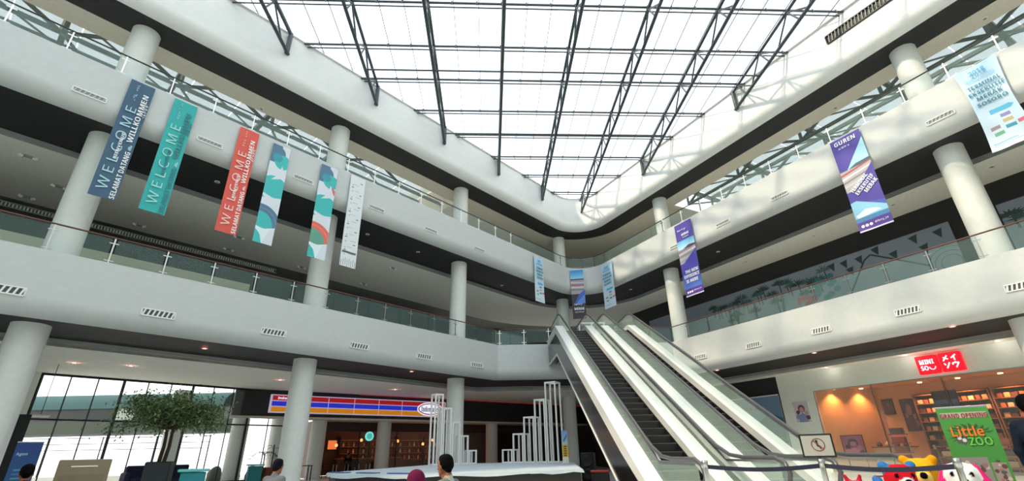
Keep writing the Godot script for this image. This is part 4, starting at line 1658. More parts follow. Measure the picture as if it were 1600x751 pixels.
func build_left_ground() -> void:
	var st := nst()
	# window wall on the outer side
	var stops := [1.45, 4.43, 7.4, 10.4, 13.9]
	bar(st, wp(0, -14, -9.05, 4.73), wp(0, 13.9, -9.05, 4.73), 0.14, 0.10)
	bar(st, wp(0, 1.4, -9.05, 2.86), wp(0, 13.9, -9.05, 2.86), 0.08, 0.07)
	bar(st, wp(0, 1.4, -9.05, 0.06), wp(0, 13.9, -9.05, 0.06), 0.12, 0.12)
	for s in stops:
		bar(st, wp(0, s, -9.05, 0.0), wp(0, s, -9.05, 4.7), 0.10, 0.08)
	var win := struct("window_left", st, M.dark_frame)
	for i in stops.size() - 1:
		for k in 3:
			var a := lerpf(stops[i], stops[i + 1], (k + 0.0) / 3.0) + 0.03
			var b := lerpf(stops[i], stops[i + 1], (k + 1.0) / 3.0) - 0.03
			if k > 0:
				st = nst()
				bar(st, wp(0, a - 0.03, -9.05, 0.1), wp(0, a - 0.03, -9.05, 4.7), 0.024, 0.05)
				obj("mullion", st, M.dark_frame, win)
			for hh in [[0.12, 2.82], [2.9, 4.68]]:
				st = nst()
				bar(st, wp(0, a, -9.05, (hh[0] + hh[1]) / 2), wp(0, b, -9.05, (hh[0] + hh[1]) / 2), 0.012, hh[1] - hh[0])
				obj("pane", st, M.clear_glass, win)
	st = nst()
	wallbox(st, plan(0, -26, -9.1), plan(0, 1.4, -9.1), 0.0, 4.8, 0.25)
	struct("wall_left", st, M.pale_wall)
	# walls closing the far end of the ground floor
	st = nst()
	wallbox(st, Vector2(-6, 48), Vector2(30, 48), 0.0, 4.8, 0.3)
	wallbox(st, Vector2(7.2, 36.2), Vector2(7.2, 48), 0.0, 4.8, 0.3)
	struct("wall_far", st, M.dark_wall)
	# outside: covered walkway with a teal roof on posts, low white wall with a rail
	var teal := grained("teal_roof", Color(0.10, 0.31, 0.34), 0.8, 0.4)
	var w := thing("covered_walkway", "long raised walkway with a curved teal roof outside the left windows", "walkway", Vector3(-41, 0, -34.2))
	st = nst()
	for i in 8:
		var a0 := PI * i / 8.0
		var a1 := PI * (i + 1) / 8.0
		quad(st, Vector3(-26, 4.3 + 1.05 * sin(a0), 1.6 * cos(a0)), Vector3(22, 4.3 + 1.05 * sin(a0), 1.6 * cos(a0)), Vector3(22, 4.3 + 1.05 * sin(a1), 1.6 * cos(a1)), Vector3(-26, 4.3 + 1.05 * sin(a1), 1.6 * cos(a1)), Vector3(0, sin(a0 + 0.2), cos(a0 + 0.2)), 1)
	obj("roof", st, teal, w)
	st = nst()
	box(st, Vector3(-2, 3.95, 0), Vector3(48, 0.74, 2.6))
	obj("glazed_band", st, mat("walk_dark", Color(0.13, 0.15, 0.155), 0.3), w)
	st = nst()
	box(st, Vector3(-2, 3.2, 0), Vector3(48, 0.8, 3.0))
	obj("deck", st, grained("walk_green", Color(0.27, 0.31, 0.28), 0.8, 0.4), w)
	for i in 3:
		st = nst()
		box(st, Vector3(-22 + i * 20.0, 1.4, -0.4), Vector3(0.3, 2.9, 0.3))
		obj("pier", st, M.white_paint, w)
	for i in 6:
		st = nst()
		box(st, Vector3(-22 + i * 7.5, 3.95, 1.32), Vector3(1.3, 0.7, 0.05))
		obj("pale_panel", st, M.pale_wall, w)
	st = nst()
	bar(st, Vector3(-40, 0.2, -27.5), Vector3(-17.0, 0.2, -28.6), 0.25, 0.5)
	tag(obj("garden_wall", st, M.white_paint), "low white outdoor wall beyond the left windows", "wall")
	var fr := thing("outdoor_rail", "thin three-bar outdoor rail above the white wall beyond the left windows", "railing")
	for j in 3:
		st = nst()
		tube(st, [Vector3(-40, 1.75 + j * 0.3, -27.5), Vector3(-17.0, 1.75 + j * 0.3, -28.6)], 0.018, 6)
		obj("bar", st, M.dark_frame, fr)
	for i in 9:
		st = nst()
		var p := Vector3(-40, 0.45, -27.5).lerp(Vector3(-17.0, 0.45, -28.6), i / 8.0)
		tube(st, [p, p + Vector3.UP * 1.95], 0.03, 6)
		obj("post", st, M.dark_frame, fr)
	for i in 2:
		st = nst()
		lathe(st, Vector3.ZERO, [Vector2(0.42, 0), Vector2(0.42, 4.6)], 24)
		var o := obj("column", st, M.column_paint)
		o.position = [wp(0, 7.4, -10.6, 0.0), wp(0, 12.8, -10.4, 0.0)][i]
		tag(o, ["round pale outdoor column behind the indoor tree", "round pale outdoor column seen through the window behind the seated man"][i], "column", "outdoor columns")
	for i in 4:
		st = nst()
		blob(st, Vector3(0, 0.32, 0), Vector3(0.42 - 0.03 * i, 0.42 + 0.08 * (i % 2), 0.36), 5 + i)
		var o := obj("boulder", st, grained("rock", Color(0.22, 0.23, 0.24), 0.9, 0.8) if i == 0 else M.rock)
		o.position = wp(0, 8.75 + i * 0.98, -10.3, -0.04)
		tag(o, "dark grey garden boulder outside the left window, %s from the left" % ordinal(i), "rock", "boulders outside the window")
	# black bulkhead with the striped sign, pale soffit under it
	st = nst()
	wallbox(st, K_O - K_N * 0.2, K_O + K_U * 27.0 - K_N * 0.2, 3.35, 4.77, 0.4)
	struct("wall_bulkhead", st, M.black_paint)
	st = nst()
	prism(st, v2p([K_O, K_O + K_U * 27.0, K_O + K_U * 27.0 - K_N * 6.3, K_O + K_U * 5.2 - K_N * 6.3, K_O + K_U * 5.2 - K_N * 1.15]), up3, 3.22, 3.34)
	struct("ceiling_shop", st, M.tan_soffit)
	var piers := [0.62, 4.95, 9.05, 17.5]
	for i in 4:
		st = nst()
		lathe(st, Vector3.ZERO, [Vector2(0.44, 0), Vector2(0.44, 3.22)], 32)
		var o := obj("column", st, M.column_paint)
		o.position = kp(piers[i], -0.55 if i != 1 else -0.75, 0.0)
		tag(o, ["shorter round column at the left end of the black bulkhead", "shorter round column set back under the striped sign", "shorter round column under the middle of the striped sign", "shorter round column under the black bulkhead behind the stage"][i], "column", "columns under the black bulkhead")
	# thin red light line where the bulkhead meets the ceiling
	st = nst()
	bar(st, kp(7, 0.03, 4.74), kp(27, 0.03, 4.74), 0.03, 0.025)
	tag(obj("light_line", st, glow("red_line", Color(0.75, 0.18, 0.20), 0.5)), "thin red light line along the top of the black bulkhead", "light")
	striped_sign()
	cafe()
	indoor_tree()
	# planters, sofa and pots by the window
	var tb := mat("turquoise", Color(0.10, 0.52, 0.55), 0.4)
	for i in 2:
		var t := thing("planter_bench", ["turquoise bench with a pale top beside the indoor tree", "turquoise planter box left of the potted palms by the window"][i], "bench", [Vector3(-9.35, 0, -15.3), wp(0, 10.35, -6.8, 0.0)][i], [0.5, 0.6][i])
		st = nst()
		rbox(st, Vector3(0, 0.40, 0), Vector3(0.62, 0.8, 0.5), 0, 0.02)
		obj("body", st, tb, t)
		st = nst()
		rbox(st, Vector3(0, 0.85, 0), Vector3(0.78, 0.07, 0.62), 0, 0.02)
		obj("top", st, mat("pale_turquoise", Color(0.45, 0.80, 0.80), 0.4), t)
	var sofa := thing("sofa", "dark blue sofa by the window behind the turquoise bench", "sofa", wp(0, 6.2, -6.6, 0.0), 0.86)
	var navy := mat("navy_cloth", Color(0.08, 0.11, 0.24), 0.8)
	for q in [["seat", Vector3(0, 0.28, 0), Vector3(2.4, 0.35, 0.85)], ["backrest", Vector3(0, 0.58, -0.38), Vector3(2.4, 0.75, 0.2)], ["armrest", Vector3(-1.25, 0.40, 0), Vector3(0.2, 0.6, 0.85)], ["armrest", Vector3(1.25, 0.40, 0), Vector3(0.2, 0.6, 0.85)]]:
		st = nst()
		rbox(st, q[1], q[2], 0, 0.05)
		obj(q[0], st, navy, sofa)
	# counter-like tan cabinet and blue roll-up banner at the left edge, black drape panel behind
	var cab := thing("cabinet", "tan upright cabinet with a slim light strip at the lower left", "cabinet", Vector3(-7.62, 0, -9.27), 0.66)
	st = nst()
	rbox(st, Vector3(0, 0.58, 0), Vector3(0.72, 1.16, 0.35), 0, 0.015)
	obj("body", st, grained("tan_board", Color(0.50, 0.45, 0.36), 0.5, 1.5), cab)
	st = nst()
	rbox(st, Vector3(0, 1.05, 0.178), Vector3(0.36, 0.018, 0.012), 0, 0.004)
	obj("strip", st, M.white_metal, cab)
	st = nst()
	rbox(st, Vector3(0, 0.52, 0.178), Vector3(0.60, 0.8, 0.01), 0, 0.004)
	obj("panel", st, grained("tan_panel", Color(0.46, 0.41, 0.33), 0.5, 1.5), cab)
	var im := new_im(96, 220, Color(0.10, 0.24, 0.46))
	ramp(im, Rect2i(0, 0, 96, 220), Color(0.09, 0.22, 0.46), Color(0.12, 0.34, 0.48))
	for i in 7:
		im.fill_rect(Rect2i(18, 92 + i * 14, 60 - (i * 11) % 24, 5), [Color(0.30, 0.52, 0.60), Color(0.20, 0.42, 0.62)][i % 2])
	im.fill_rect(Rect2i(12, 150, 72, 8), Color(0.45, 0.62, 0.72))
	var rb := roll_banner("blue roll-up banner with small pale lettering at the left edge", Vector3(-12.95, 0, -13.75), 0.78, 0.52, 1.64, print_mat("blue_banner_print", im))
	text(rb, "Agen", Vector3(-0.10, 1.34, 0.012), Vector3.RIGHT, Vector3.UP, 0.22, 0.09, mat("banner_ink", Color(0.62, 0.74, 0.82)), "sans_bold", 0.004)
	var bp := thing("drape_panel", "tall dark drape panel beside the leftmost ground floor column", "panel", wp(0, 0.95, -4.0, 0.0), 0.86)
	st = nst()
	box(st, Vector3(0, 1.36, 0), Vector3(0.34, 2.7, 0.12))
	obj("drape", st, M.dark_frame, bp)
	st = nst()
	box(st, Vector3(0, 0.03, 0), Vector3(0.6, 0.06, 0.5))
	obj("base", st, M.dark_frame, bp)
	var lf := thing("light_fitting", "flat white light fitting beside the dark drape panel at the window", "light", wp(0, 1.55, -6.0, 2.80), 0.86)
	st = nst()
	rbox(st, Vector3.ZERO, Vector3(0.55, 0.07, 0.3), 0, 0.02)
	obj("housing", st, M.white_metal, lf)
	st = nst()
	tube(st, [Vector3(0, 0.03, 0), Vector3(0, 1.97, 0)], 0.012, 6)
	obj("rod", st, M.dark_frame, lf)


func blob(st: SurfaceTool, o: Vector3, r: Vector3, seed_: int) -> void:
	# lumpy closed form
	var n := FastNoiseLite.new()
	n.seed = seed_
	n.frequency = 0.9
	var seg := 16
	var rows := []
	for i in 9:
		var row := []
		for k in seg:
			var t := PI * i / 8.0
			var a := TAU * k / seg
			var d := Vector3(sin(t) * cos(a), cos(t), sin(t) * sin(a))
			row.append(o + d * r * (1.0 + 0.28 * n.get_noise_3dv(d)))
		rows.append(row)
	for i in 8:
		for k in seg:
			var k2 := (k + 1) % seg
			quad(st, rows[i][k], rows[i][k2], rows[i + 1][k2], rows[i + 1][k], (rows[i][k] as Vector3) + rows[i + 1][k2] - o * 2.0, 1)


func roll_banner(label: String, at: Vector3, turn: float, w: float, h: float, m: Material) -> Node3D:
	var t := thing("rollup_banner", label, "banner", at, turn)
	var st := nst()
	rbox(st, Vector3(0, 0.04, 0), Vector3(w + 0.04, 0.08, 0.2), 0, 0.02)
	obj("base", st, M.steel, t)
	st = nst()
	tube(st, [Vector3(0, 0.08, -0.03), Vector3(0, h, -0.03)], 0.012, 6)
	obj("pole", st, M.steel, t)
	st = nst()
	rbox(st, Vector3(0, h, -0.01), Vector3(w + 0.01, 0.03, 0.03), 0, 0.008)
	obj("top_bar", st, M.steel, t)
	st = nst()
	box(st, Vector3(0, h / 2 + 0.04, -0.004), Vector3(w, h - 0.08, 0.004))
	obj("backing", st, M.white_metal, t)
	st = nst()
	uvquad(st, Vector3(-w / 2, h, 0), Vector3(w / 2, h, 0), Vector3(w / 2, 0.08, 0), Vector3(-w / 2, 0.08, 0), Vector3.BACK)
	obj("print", st, m, t)
	return t


func striped_sign() -> void:
	var t := thing("shop_sign", "long lit sign of red, blue and orange stripes on the black bulkhead", "sign")
	t.transform = on_k(7.47, 0.0, 4.02)
	var w := 11.2
	var st := nst()
	rbox(st, Vector3(0, 0, 0.08), Vector3(w + 0.16, 1.0, 0.16), 0, 0.02)
	obj("case", st, glow("sign_rim", Color(0.85, 0.82, 0.92), 0.35), t)
	var bands := [["red_band", 0.31, Color(0.66, 0.07, 0.12), 0.55], ["blue_band", 0.0, Color(0.13, 0.17, 0.72), 0.75], ["orange_band", -0.31, Color(0.80, 0.50, 0.08), 0.62]]
	for b in bands:
		var m := glow("stripe_" + b[0], b[2], b[3])
		for i in 7:
			st = nst()
			box(st, Vector3(-w / 2 + w * (i + 0.5) / 7.0, b[1], 0.17), Vector3(w / 7.0 - 0.05, 0.26, 0.03))
			obj(b[0], st, m, t)
	var white := glow("sign_oval", Color(0.95, 0.93, 0.98), 0.9)
	for k in 3:
		st = nst()
		var r := Vector2(0.95 - 0.07 * k, 0.43 - 0.06 * k)
		var pts := PackedVector2Array()
		for i in 40:
			pts.append(Vector2(cos(TAU * i / 40.0) * r.x, sin(TAU * i / 40.0) * r.y))
		prism(st, pts, func(p: Vector2, y: float) -> Vector3: return Vector3(p.x + 4.45, p.y, y), 0.16, 0.20 + 0.015 * k)
		obj("oval", st, [white, mat("sign_violet", Color(0.50, 0.22, 0.55)), white][k], t)
	var blue := mat("sign_blue", Color(0.12, 0.14, 0.42))
	text(t, "Indomaret", Vector3(4.45, 0.0, 0.24), Vector3.RIGHT, Vector3.UP, 1.35, 0.34, blue, "serif_bold", 0.02)
	text(t, "Indomaret", Vector3(-w / 2 + 0.85, 0.31, 0.195), Vector3.RIGHT, Vector3.UP, 1.1, 0.13, white, "sans_bold", 0.01)
	var al := AreaLight3D.new()
	al.name = "sign_light"
	al.light_color = Color(0.75, 0.6, 0.9)
	al.light_energy = 1.2
	al.area_size = Vector2(w, 0.9)
	al.shadow_enabled = true
	al.transform = Transform3D(Basis(Vector3.LEFT, Vector3.UP, Vector3.FORWARD), Vector3(0, 0, 0.3))
	t.add_child(al)


func cafe() -> void:
	var brown := grained("cafe_brown", Color(0.26, 0.18, 0.15), 0.6, 1.0)
	var st := nst()
	wallbox(st, K_O + K_U * 5.2 - K_N * 6.2, K_O + K_U * 27 - K_N * 6.2, 0.0, 3.3, 0.2)
	wallbox(st, K_O + K_U * 5.2 - K_N * 1.3, K_O + K_U * 5.2 - K_N * 6.2, 0.0, 3.3, 0.2)
	wallbox(st, K_O + K_U * 5.2 - K_N * 2.0, K_O + K_U * 27 - K_N * 2.0, 2.72, 3.22, 0.12)
	struct("wall_cafe", st, brown)
	# dark glazed front
	st = nst()
	for s in [5.3, 8.0, 10.6, 13.2, 15.8, 18.4]:
		bar(st, kp(s, -2.0, 0.0), kp(s, -2.0, 2.75), 0.07, 0.07)
	bar(st, kp(5.3, -2.0, 2.70), kp(24, -2.0, 2.70), 0.08, 0.06)
	var win := struct("window_cafe", st, M.dark_frame)
	for i in 4:
		st = nst()
		bar(st, kp(8.05 + i * 2.6, -2.0, 1.35), kp(10.55 + i * 2.6, -2.0, 1.35), 0.012, 2.62)
		obj("pane", st, M.clear_glass, win)
	# counter, back shelves with bottles, lamps
	var ct := thing("counter", "dark wooden cafe counter seen below the striped sign", "counter")
	ct.transform = on_k(9.6, -4.3, 0.0)
	st = nst()
	rbox(st, Vector3(0, 0.5, 0), Vector3(4.6, 1.0, 0.6), 0, 0.02)
	obj("body", st, brown, ct)
	st = nst()
	rbox(st, Vector3(0, 1.03, 0), Vector3(4.7, 0.06, 0.7), 0, 0.02)
	obj("top", st, M.shelf_wood, ct)
	for i in 4:
		var sh := thing("shelf_unit", "dim cafe shelf unit with bottles behind the counter, %s from the left" % ordinal(i), "shelves", Vector3.ZERO, 0, "cafe shelf units")
		sh.transform = on_k(9.0 + i * 2.2, -5.9, 0.0)
		st = nst()
		for j in 4:
			box(st, Vector3(0, 0.9 + j * 0.45, 0), Vector3(2.0, 0.04, 0.32))
		obj("shelves", st, M.shelf_wood, sh)
		for e in [-1.0, 1.0]:
			st = nst()
			box(st, Vector3(e, 1.25, 0), Vector3(0.05, 2.5, 0.34))
			obj("side", st, brown, sh)
		for j in 3:
			for k in 5:
				st = nst()
				lathe(st, Vector3.ZERO, [Vector2(0, 0), Vector2(0.055, 0), Vector2(0.06, 0.16), Vector2(0.025, 0.22), Vector2(0.022, 0.29), Vector2(0, 0.29)], 10)
				var o := obj("bottle", st, [M.goods_a, M.goods_b, M.goods_c, M.goods_d, M.goods_e][(i + j * 2 + k) % 5])
				o.position = kp(9.0 + i * 2.2 + (k - 2) * 0.38, -5.86, 0.92 + j * 0.45)
				tag(o, "%s bottle, %s cafe shelf up, %s cafe shelf unit from the left" % [["rust red", "tan", "dark brown", "salmon", "cream"][(i + j * 2 + k) % 5], ordinal(j), ordinal(i)], "bottle", "bottles on the cafe shelves")
	var lampm := glow("cafe_lamp", Color(1.0, 0.62, 0.36), 2.2)
	var spots := [[6.9, -3.2, 1.85], [9.0, -4.4, 2.2], [11.3, -3.4, 2.1], [13.2, -3.2, 1.9], [14.6, -4.4, 2.2]]
	for i in 5:
		var a: Array = spots[i]
		var t := thing("pendant_lamp", "small glowing cafe pendant lamp, %s from the left" % ordinal(i), "lamp", kp(a[0], a[1], a[2]), 0, "cafe pendant lamps")
		st = nst()
		lathe(st, Vector3.ZERO, [Vector2(0, -0.09), Vector2(0.07, -0.07), Vector2(0.1, 0.0), Vector2(0.07, 0.08), Vector2(0.03, 0.11), Vector2(0.0, 0.11)], 14)
		obj("bulb", st, lampm, t)
		st = nst()
		tube(st, [Vector3(0, 0.11, 0), Vector3(0, 3.22 - a[2], 0)], 0.006, 5)
		obj("cord", st, M.dark_frame, t)
		var om := OmniLight3D.new()
		om.name = "light"
		om.light_color = Color(1.0, 0.62, 0.42)
		om.light_energy = 0.5
		om.omni_range = 14.0
		om.omni_attenuation = 2.0
		om.light_size = 0.08
		om.shadow_enabled = true
		t.add_child(om)
	var lc := thing("lit_picture", "small glowing orange picture on the cafe wall", "picture")
	lc.transform = on_k(7.5, -6.05, 1.95)
	st = nst()
	rbox(st, Vector3.ZERO, Vector3(0.75, 0.7, 0.06), 0, 0.01)
	obj("frame", st, M.dark_frame, lc)
	st = nst()
	rbox(st, Vector3(0, 0, 0.03), Vector3(0.62, 0.58, 0.02), 0, 0.01)
	obj("screen", st, glow("orange_screen", Color(0.95, 0.50, 0.28), 0.7), lc)
	var rs := thing("round_sign", "round white and green lit sign above the cafe counter", "sign")
	rs.transform = on_k(9.1, -3.2, 2.42)
	st = nst()
	prism(st, circle(0.3), func(p: Vector2, y: float) -> Vector3: return Vector3(p.x, p.y, y), -0.03, 0.03)
	obj("disc", st, glow("sign_teal", Color(0.45, 0.85, 0.85), 1.1), rs)
	st = nst()
	prism(st, circle(0.2), func(p: Vector2, y: float) -> Vector3: return Vector3(p.x, p.y, y), 0.03, 0.045)
	obj("emblem", st, glow("sign_green", Color(0.25, 0.72, 0.62), 0.9), rs)
	st = nst()
	tube(st, [Vector3(0, 0.3, 0), Vector3(0, 0.8, 0)], 0.012, 6)
	obj("rod", st, M.dark_frame, rs)
	# tables and chairs of the cafe terrace
	var tops := [kp(6.6, -0.9, 0), kp(8.0, -1.0, 0), wp(0, 12.95, -6.9, 0)]
	for i in 3:
		var t := thing("cafe_table", ["dark square cafe table left of the middle short column", "dark square cafe table nearest the middle short column", "dark cafe table in front of the seated man by the window"][i], "table", tops[i], 0.6, "cafe tables")
		st = nst()
		rbox(st, Vector3(0, 0.74, 0), Vector3(0.8, 0.04, 0.8), 0, 0.01)
		obj("top", st, M.dark_frame, t)
		for q in [[-1, -1], [1, -1], [1, 1], [-1, 1]]:
			st = nst()
			box(st, Vector3(q[0] * 0.35, 0.36, q[1] * 0.35), Vector3(0.05, 0.72, 0.05))
			obj("leg", st, M.steel if i < 2 else M.dark_frame, t)
	var spots2 := [[kp(5.7, -1.0, 0), 2.2], [kp(7.3, -0.3, 0), 0.4], [kp(7.3, -1.8, 0), 3.6], [kp(8.7, -1.7, 0), -1.0], [wp(0, 11.85, -7.05, 0), 1.0]]
	for i in 5:
		cafe_chair("dark cafe chair, %s" % ["left of the first cafe table", "in front of the cafe tables", "behind the cafe tables", "right of the second cafe table", "under the seated man by the window"][i], spots2[i][0], spots2[i][1])
	# pots by the far window
	palm(wp(0, 11.2, -7.9, 0.0), "tall potted palm with arching fronds by the far window", 1.0, true, 3)
	palm(wp(0, 11.85, -8.4, 0.0), "thin potted palm right of the arching palm by the far window", 1.5, false, 8)
	var br := thing("pot", "brown barrel pot beside the potted palms", "pot", wp(0, 11.12, -6.9, 0.0))
	st = nst()
	lathe(st, Vector3.ZERO, [Vector2(0.0, 0), Vector2(0.28, 0), Vector2(0.38, 0.35), Vector2(0.34, 0.7), Vector2(0.30, 0.72), Vector2(0.28, 0.66), Vector2(0, 0.64)], 20)
	obj("barrel", st, mat("barrel_brown", Color(0.42, 0.22, 0.13), 0.6), br)


func circle(r: float) -> PackedVector2Array:
	var pts := PackedVector2Array()
	for i in 28:
		pts.append(Vector2(cos(TAU * i / 28.0), sin(TAU * i / 28.0)) * r)
	return pts


func cafe_chair(label: String, at: Vector3, turn: float) -> void:
	var t := thing("cafe_chair", label, "chair", at, turn, "cafe chairs")
	var st := nst()
	rbox(st, Vector3(0, 0.45, 0), Vector3(0.42, 0.05, 0.42), 0, 0.015)
	obj("seat", st, M.dark_frame, t)
	st = nst()
	rbox(st, Vector3(0, 0.72, -0.2), Vector3(0.40, 0.36, 0.04), 0, 0.015)
	obj("backrest", st, M.dark_frame, t)
	for q in [[-1, -1, 0.85], [1, -1, 0.85], [1, 1, 0.44], [-1, 1, 0.44]]:
		st = nst()
		tube(st, [Vector3(q[0] * 0.18, 0, q[1] * 0.19), Vector3(q[0] * 0.18, q[2], q[1] * 0.19)], 0.016, 6)
		obj("leg", st, M.dark_frame, t)


func leaf(st: SurfaceTool, o: Vector3, d: Vector3, n: Vector3, l: float, w: float) -> void:
	var s := d.cross(n).normalized() * w
	var up := s.cross(d).normalized()
	var m := o + d * l * 0.45 + up * l * 0.08
	var e := o + d * l - up * l * 0.05
	tri(st, o, m + s, m, up)
	tri(st, o, m, m - s, up)
	tri(st, m, m + s, e, up)
	tri(st, m - s, m, e, up)


func palm(at: Vector3, label: String, height: float, arching: bool, seed_: int) -> void:
	var r := RandomNumberGenerator.new()
	r.seed = seed_
	var t := thing("potted_palm", label, "plant", at)
	var st := nst()
	lathe(st, Vector3.ZERO, [Vector2(0, 0), Vector2(0.2, 0), Vector2(0.27, 0.45), Vector2(0.24, 0.46), Vector2(0.22, 0.40), Vector2(0, 0.39)], 18)
	obj("pot", st, M.dark_frame, t)
	st = nst()
	tube(st, [Vector3(0, 0.35, 0), Vector3(0.03, 0.35 + height * 0.5, 0.02), Vector3(0.0, 0.35 + height, 0)], 0.03, 6)
	obj("stem", st, mat("palm_stem", Color(0.25, 0.20, 0.13), 0.8), t)
	var gm := mat("palm_green", Color(0.16, 0.24, 0.11), 0.6)
	gm.cull_mode = BaseMaterial3D.CULL_DISABLED
	for i in (11 if arching else 6):
		st = nst()
		var a := TAU * i / (11.0 if arching else 6.0) + r.randf() * 0.4
		var base := Vector3(0, 0.35 + height * (1.0 if arching else r.randf_range(0.5, 1.0)), 0)
		var pts := []
		for k in 6:
			var u := k / 5.0
			pts.append(base + Vector3(cos(a), 0, sin(a)) * u * 0.7 + Vector3.UP * (0.55 * u - 0.75 * u * u))
		for k in range(1, 6):
			var d: Vector3 = (pts[k] - pts[k - 1]).normalized()
			var s := d.cross(Vector3.UP).normalized()
			for e in [-1.0, 1.0]:
				leaf(st, pts[k], (d * 0.6 + s * e).normalized(), Vector3.UP, 0.26 - 0.02 * k, 0.025)
		tube(st, pts, 0.008, 4)
		obj("frond", st, gm, t)


func indoor_tree() -> void:
	var r := RandomNumberGenerator.new()
	r.seed = 21
	var t := thing("indoor_tree", "bushy green tree in a dark square planter before the left windows", "tree", Vector3(-10.15, 0, -14.95))
	var st := nst()
	rbox(st, Vector3(0, 0.55, 0), Vector3(0.62, 1.1, 0.62), 0.4, 0.03)
	obj("planter", st, mat("planter_dark", Color(0.10, 0.13, 0.16), 0.5), t)
	var bark := grained("bark", Color(0.24, 0.19, 0.14), 0.9, 2.0)
	var tips := []
	for k in 2:
		var base := Vector3(-0.06 + 0.14 * k, 1.05, 0.0)
		var fork := Vector3(-0.02 + 0.1 * k, 1.95, 0.05 - 0.1 * k)
		st = nst()
		tube(st, [base, base.lerp(fork, 0.5) + Vector3(0.03, 0, 0), fork], [0.055, 0.045, 0.04], 8)
		obj("trunk", st, bark, t)
		for i in 9:
			var a := TAU * i / 9.0 + k * 0.35
			var len_ := r.randf_range(0.7, 1.35)
			var tip := fork + Vector3(cos(a) * len_, r.randf_range(0.05, 1.05) * (1.35 - len_ * 0.5), sin(a) * len_)
			var mid := fork.lerp(tip, 0.5) + Vector3(0, 0.12, 0)
			st = nst()
			tube(st, [fork, mid, tip], [0.028, 0.018, 0.008], 6)
			for q in 3:
				var p := mid.lerp(tip, q / 3.0)
				var e := p + Vector3(r.randf_range(-0.35, 0.35), r.randf_range(-0.1, 0.3), r.randf_range(-0.35, 0.35))
				tube(st, [p, e], [0.009, 0.004], 5)
				tips.append(e)
			tips.append(tip)
			tips.append(mid)
			obj("branch", st, bark, t)
	var greens := [mat("leaf_dark", Color(0.17, 0.24, 0.12), 0.6), mat("leaf_mid", Color(0.27, 0.36, 0.18), 0.6), mat("leaf_light", Color(0.42, 0.50, 0.29), 0.6)]
	for g in 3:
		var m: StandardMaterial3D = greens[g]
		m.cull_mode = BaseMaterial3D.CULL_DISABLED
		m.backlight_enabled = true
		m.backlight = Color(0.15, 0.22, 0.06)
		st = nst()
		for tip in tips:
			for i in 34:
				var o: Vector3 = tip + Vector3(r.randfn(0, 0.20), r.randfn(0, 0.13), r.randfn(0, 0.20))
				var d := Vector3(r.randf_range(-1, 1), r.randf_range(-0.7, 0.4), r.randf_range(-1, 1)).normalized()
				leaf(st, o, d, Vector3(r.randf_range(-0.4, 0.4), 1, r.randf_range(-0.4, 0.4)), r.randf_range(0.09, 0.14), 0.024)
		obj("leaves", st, m, t).set_meta("kind", "stuff")


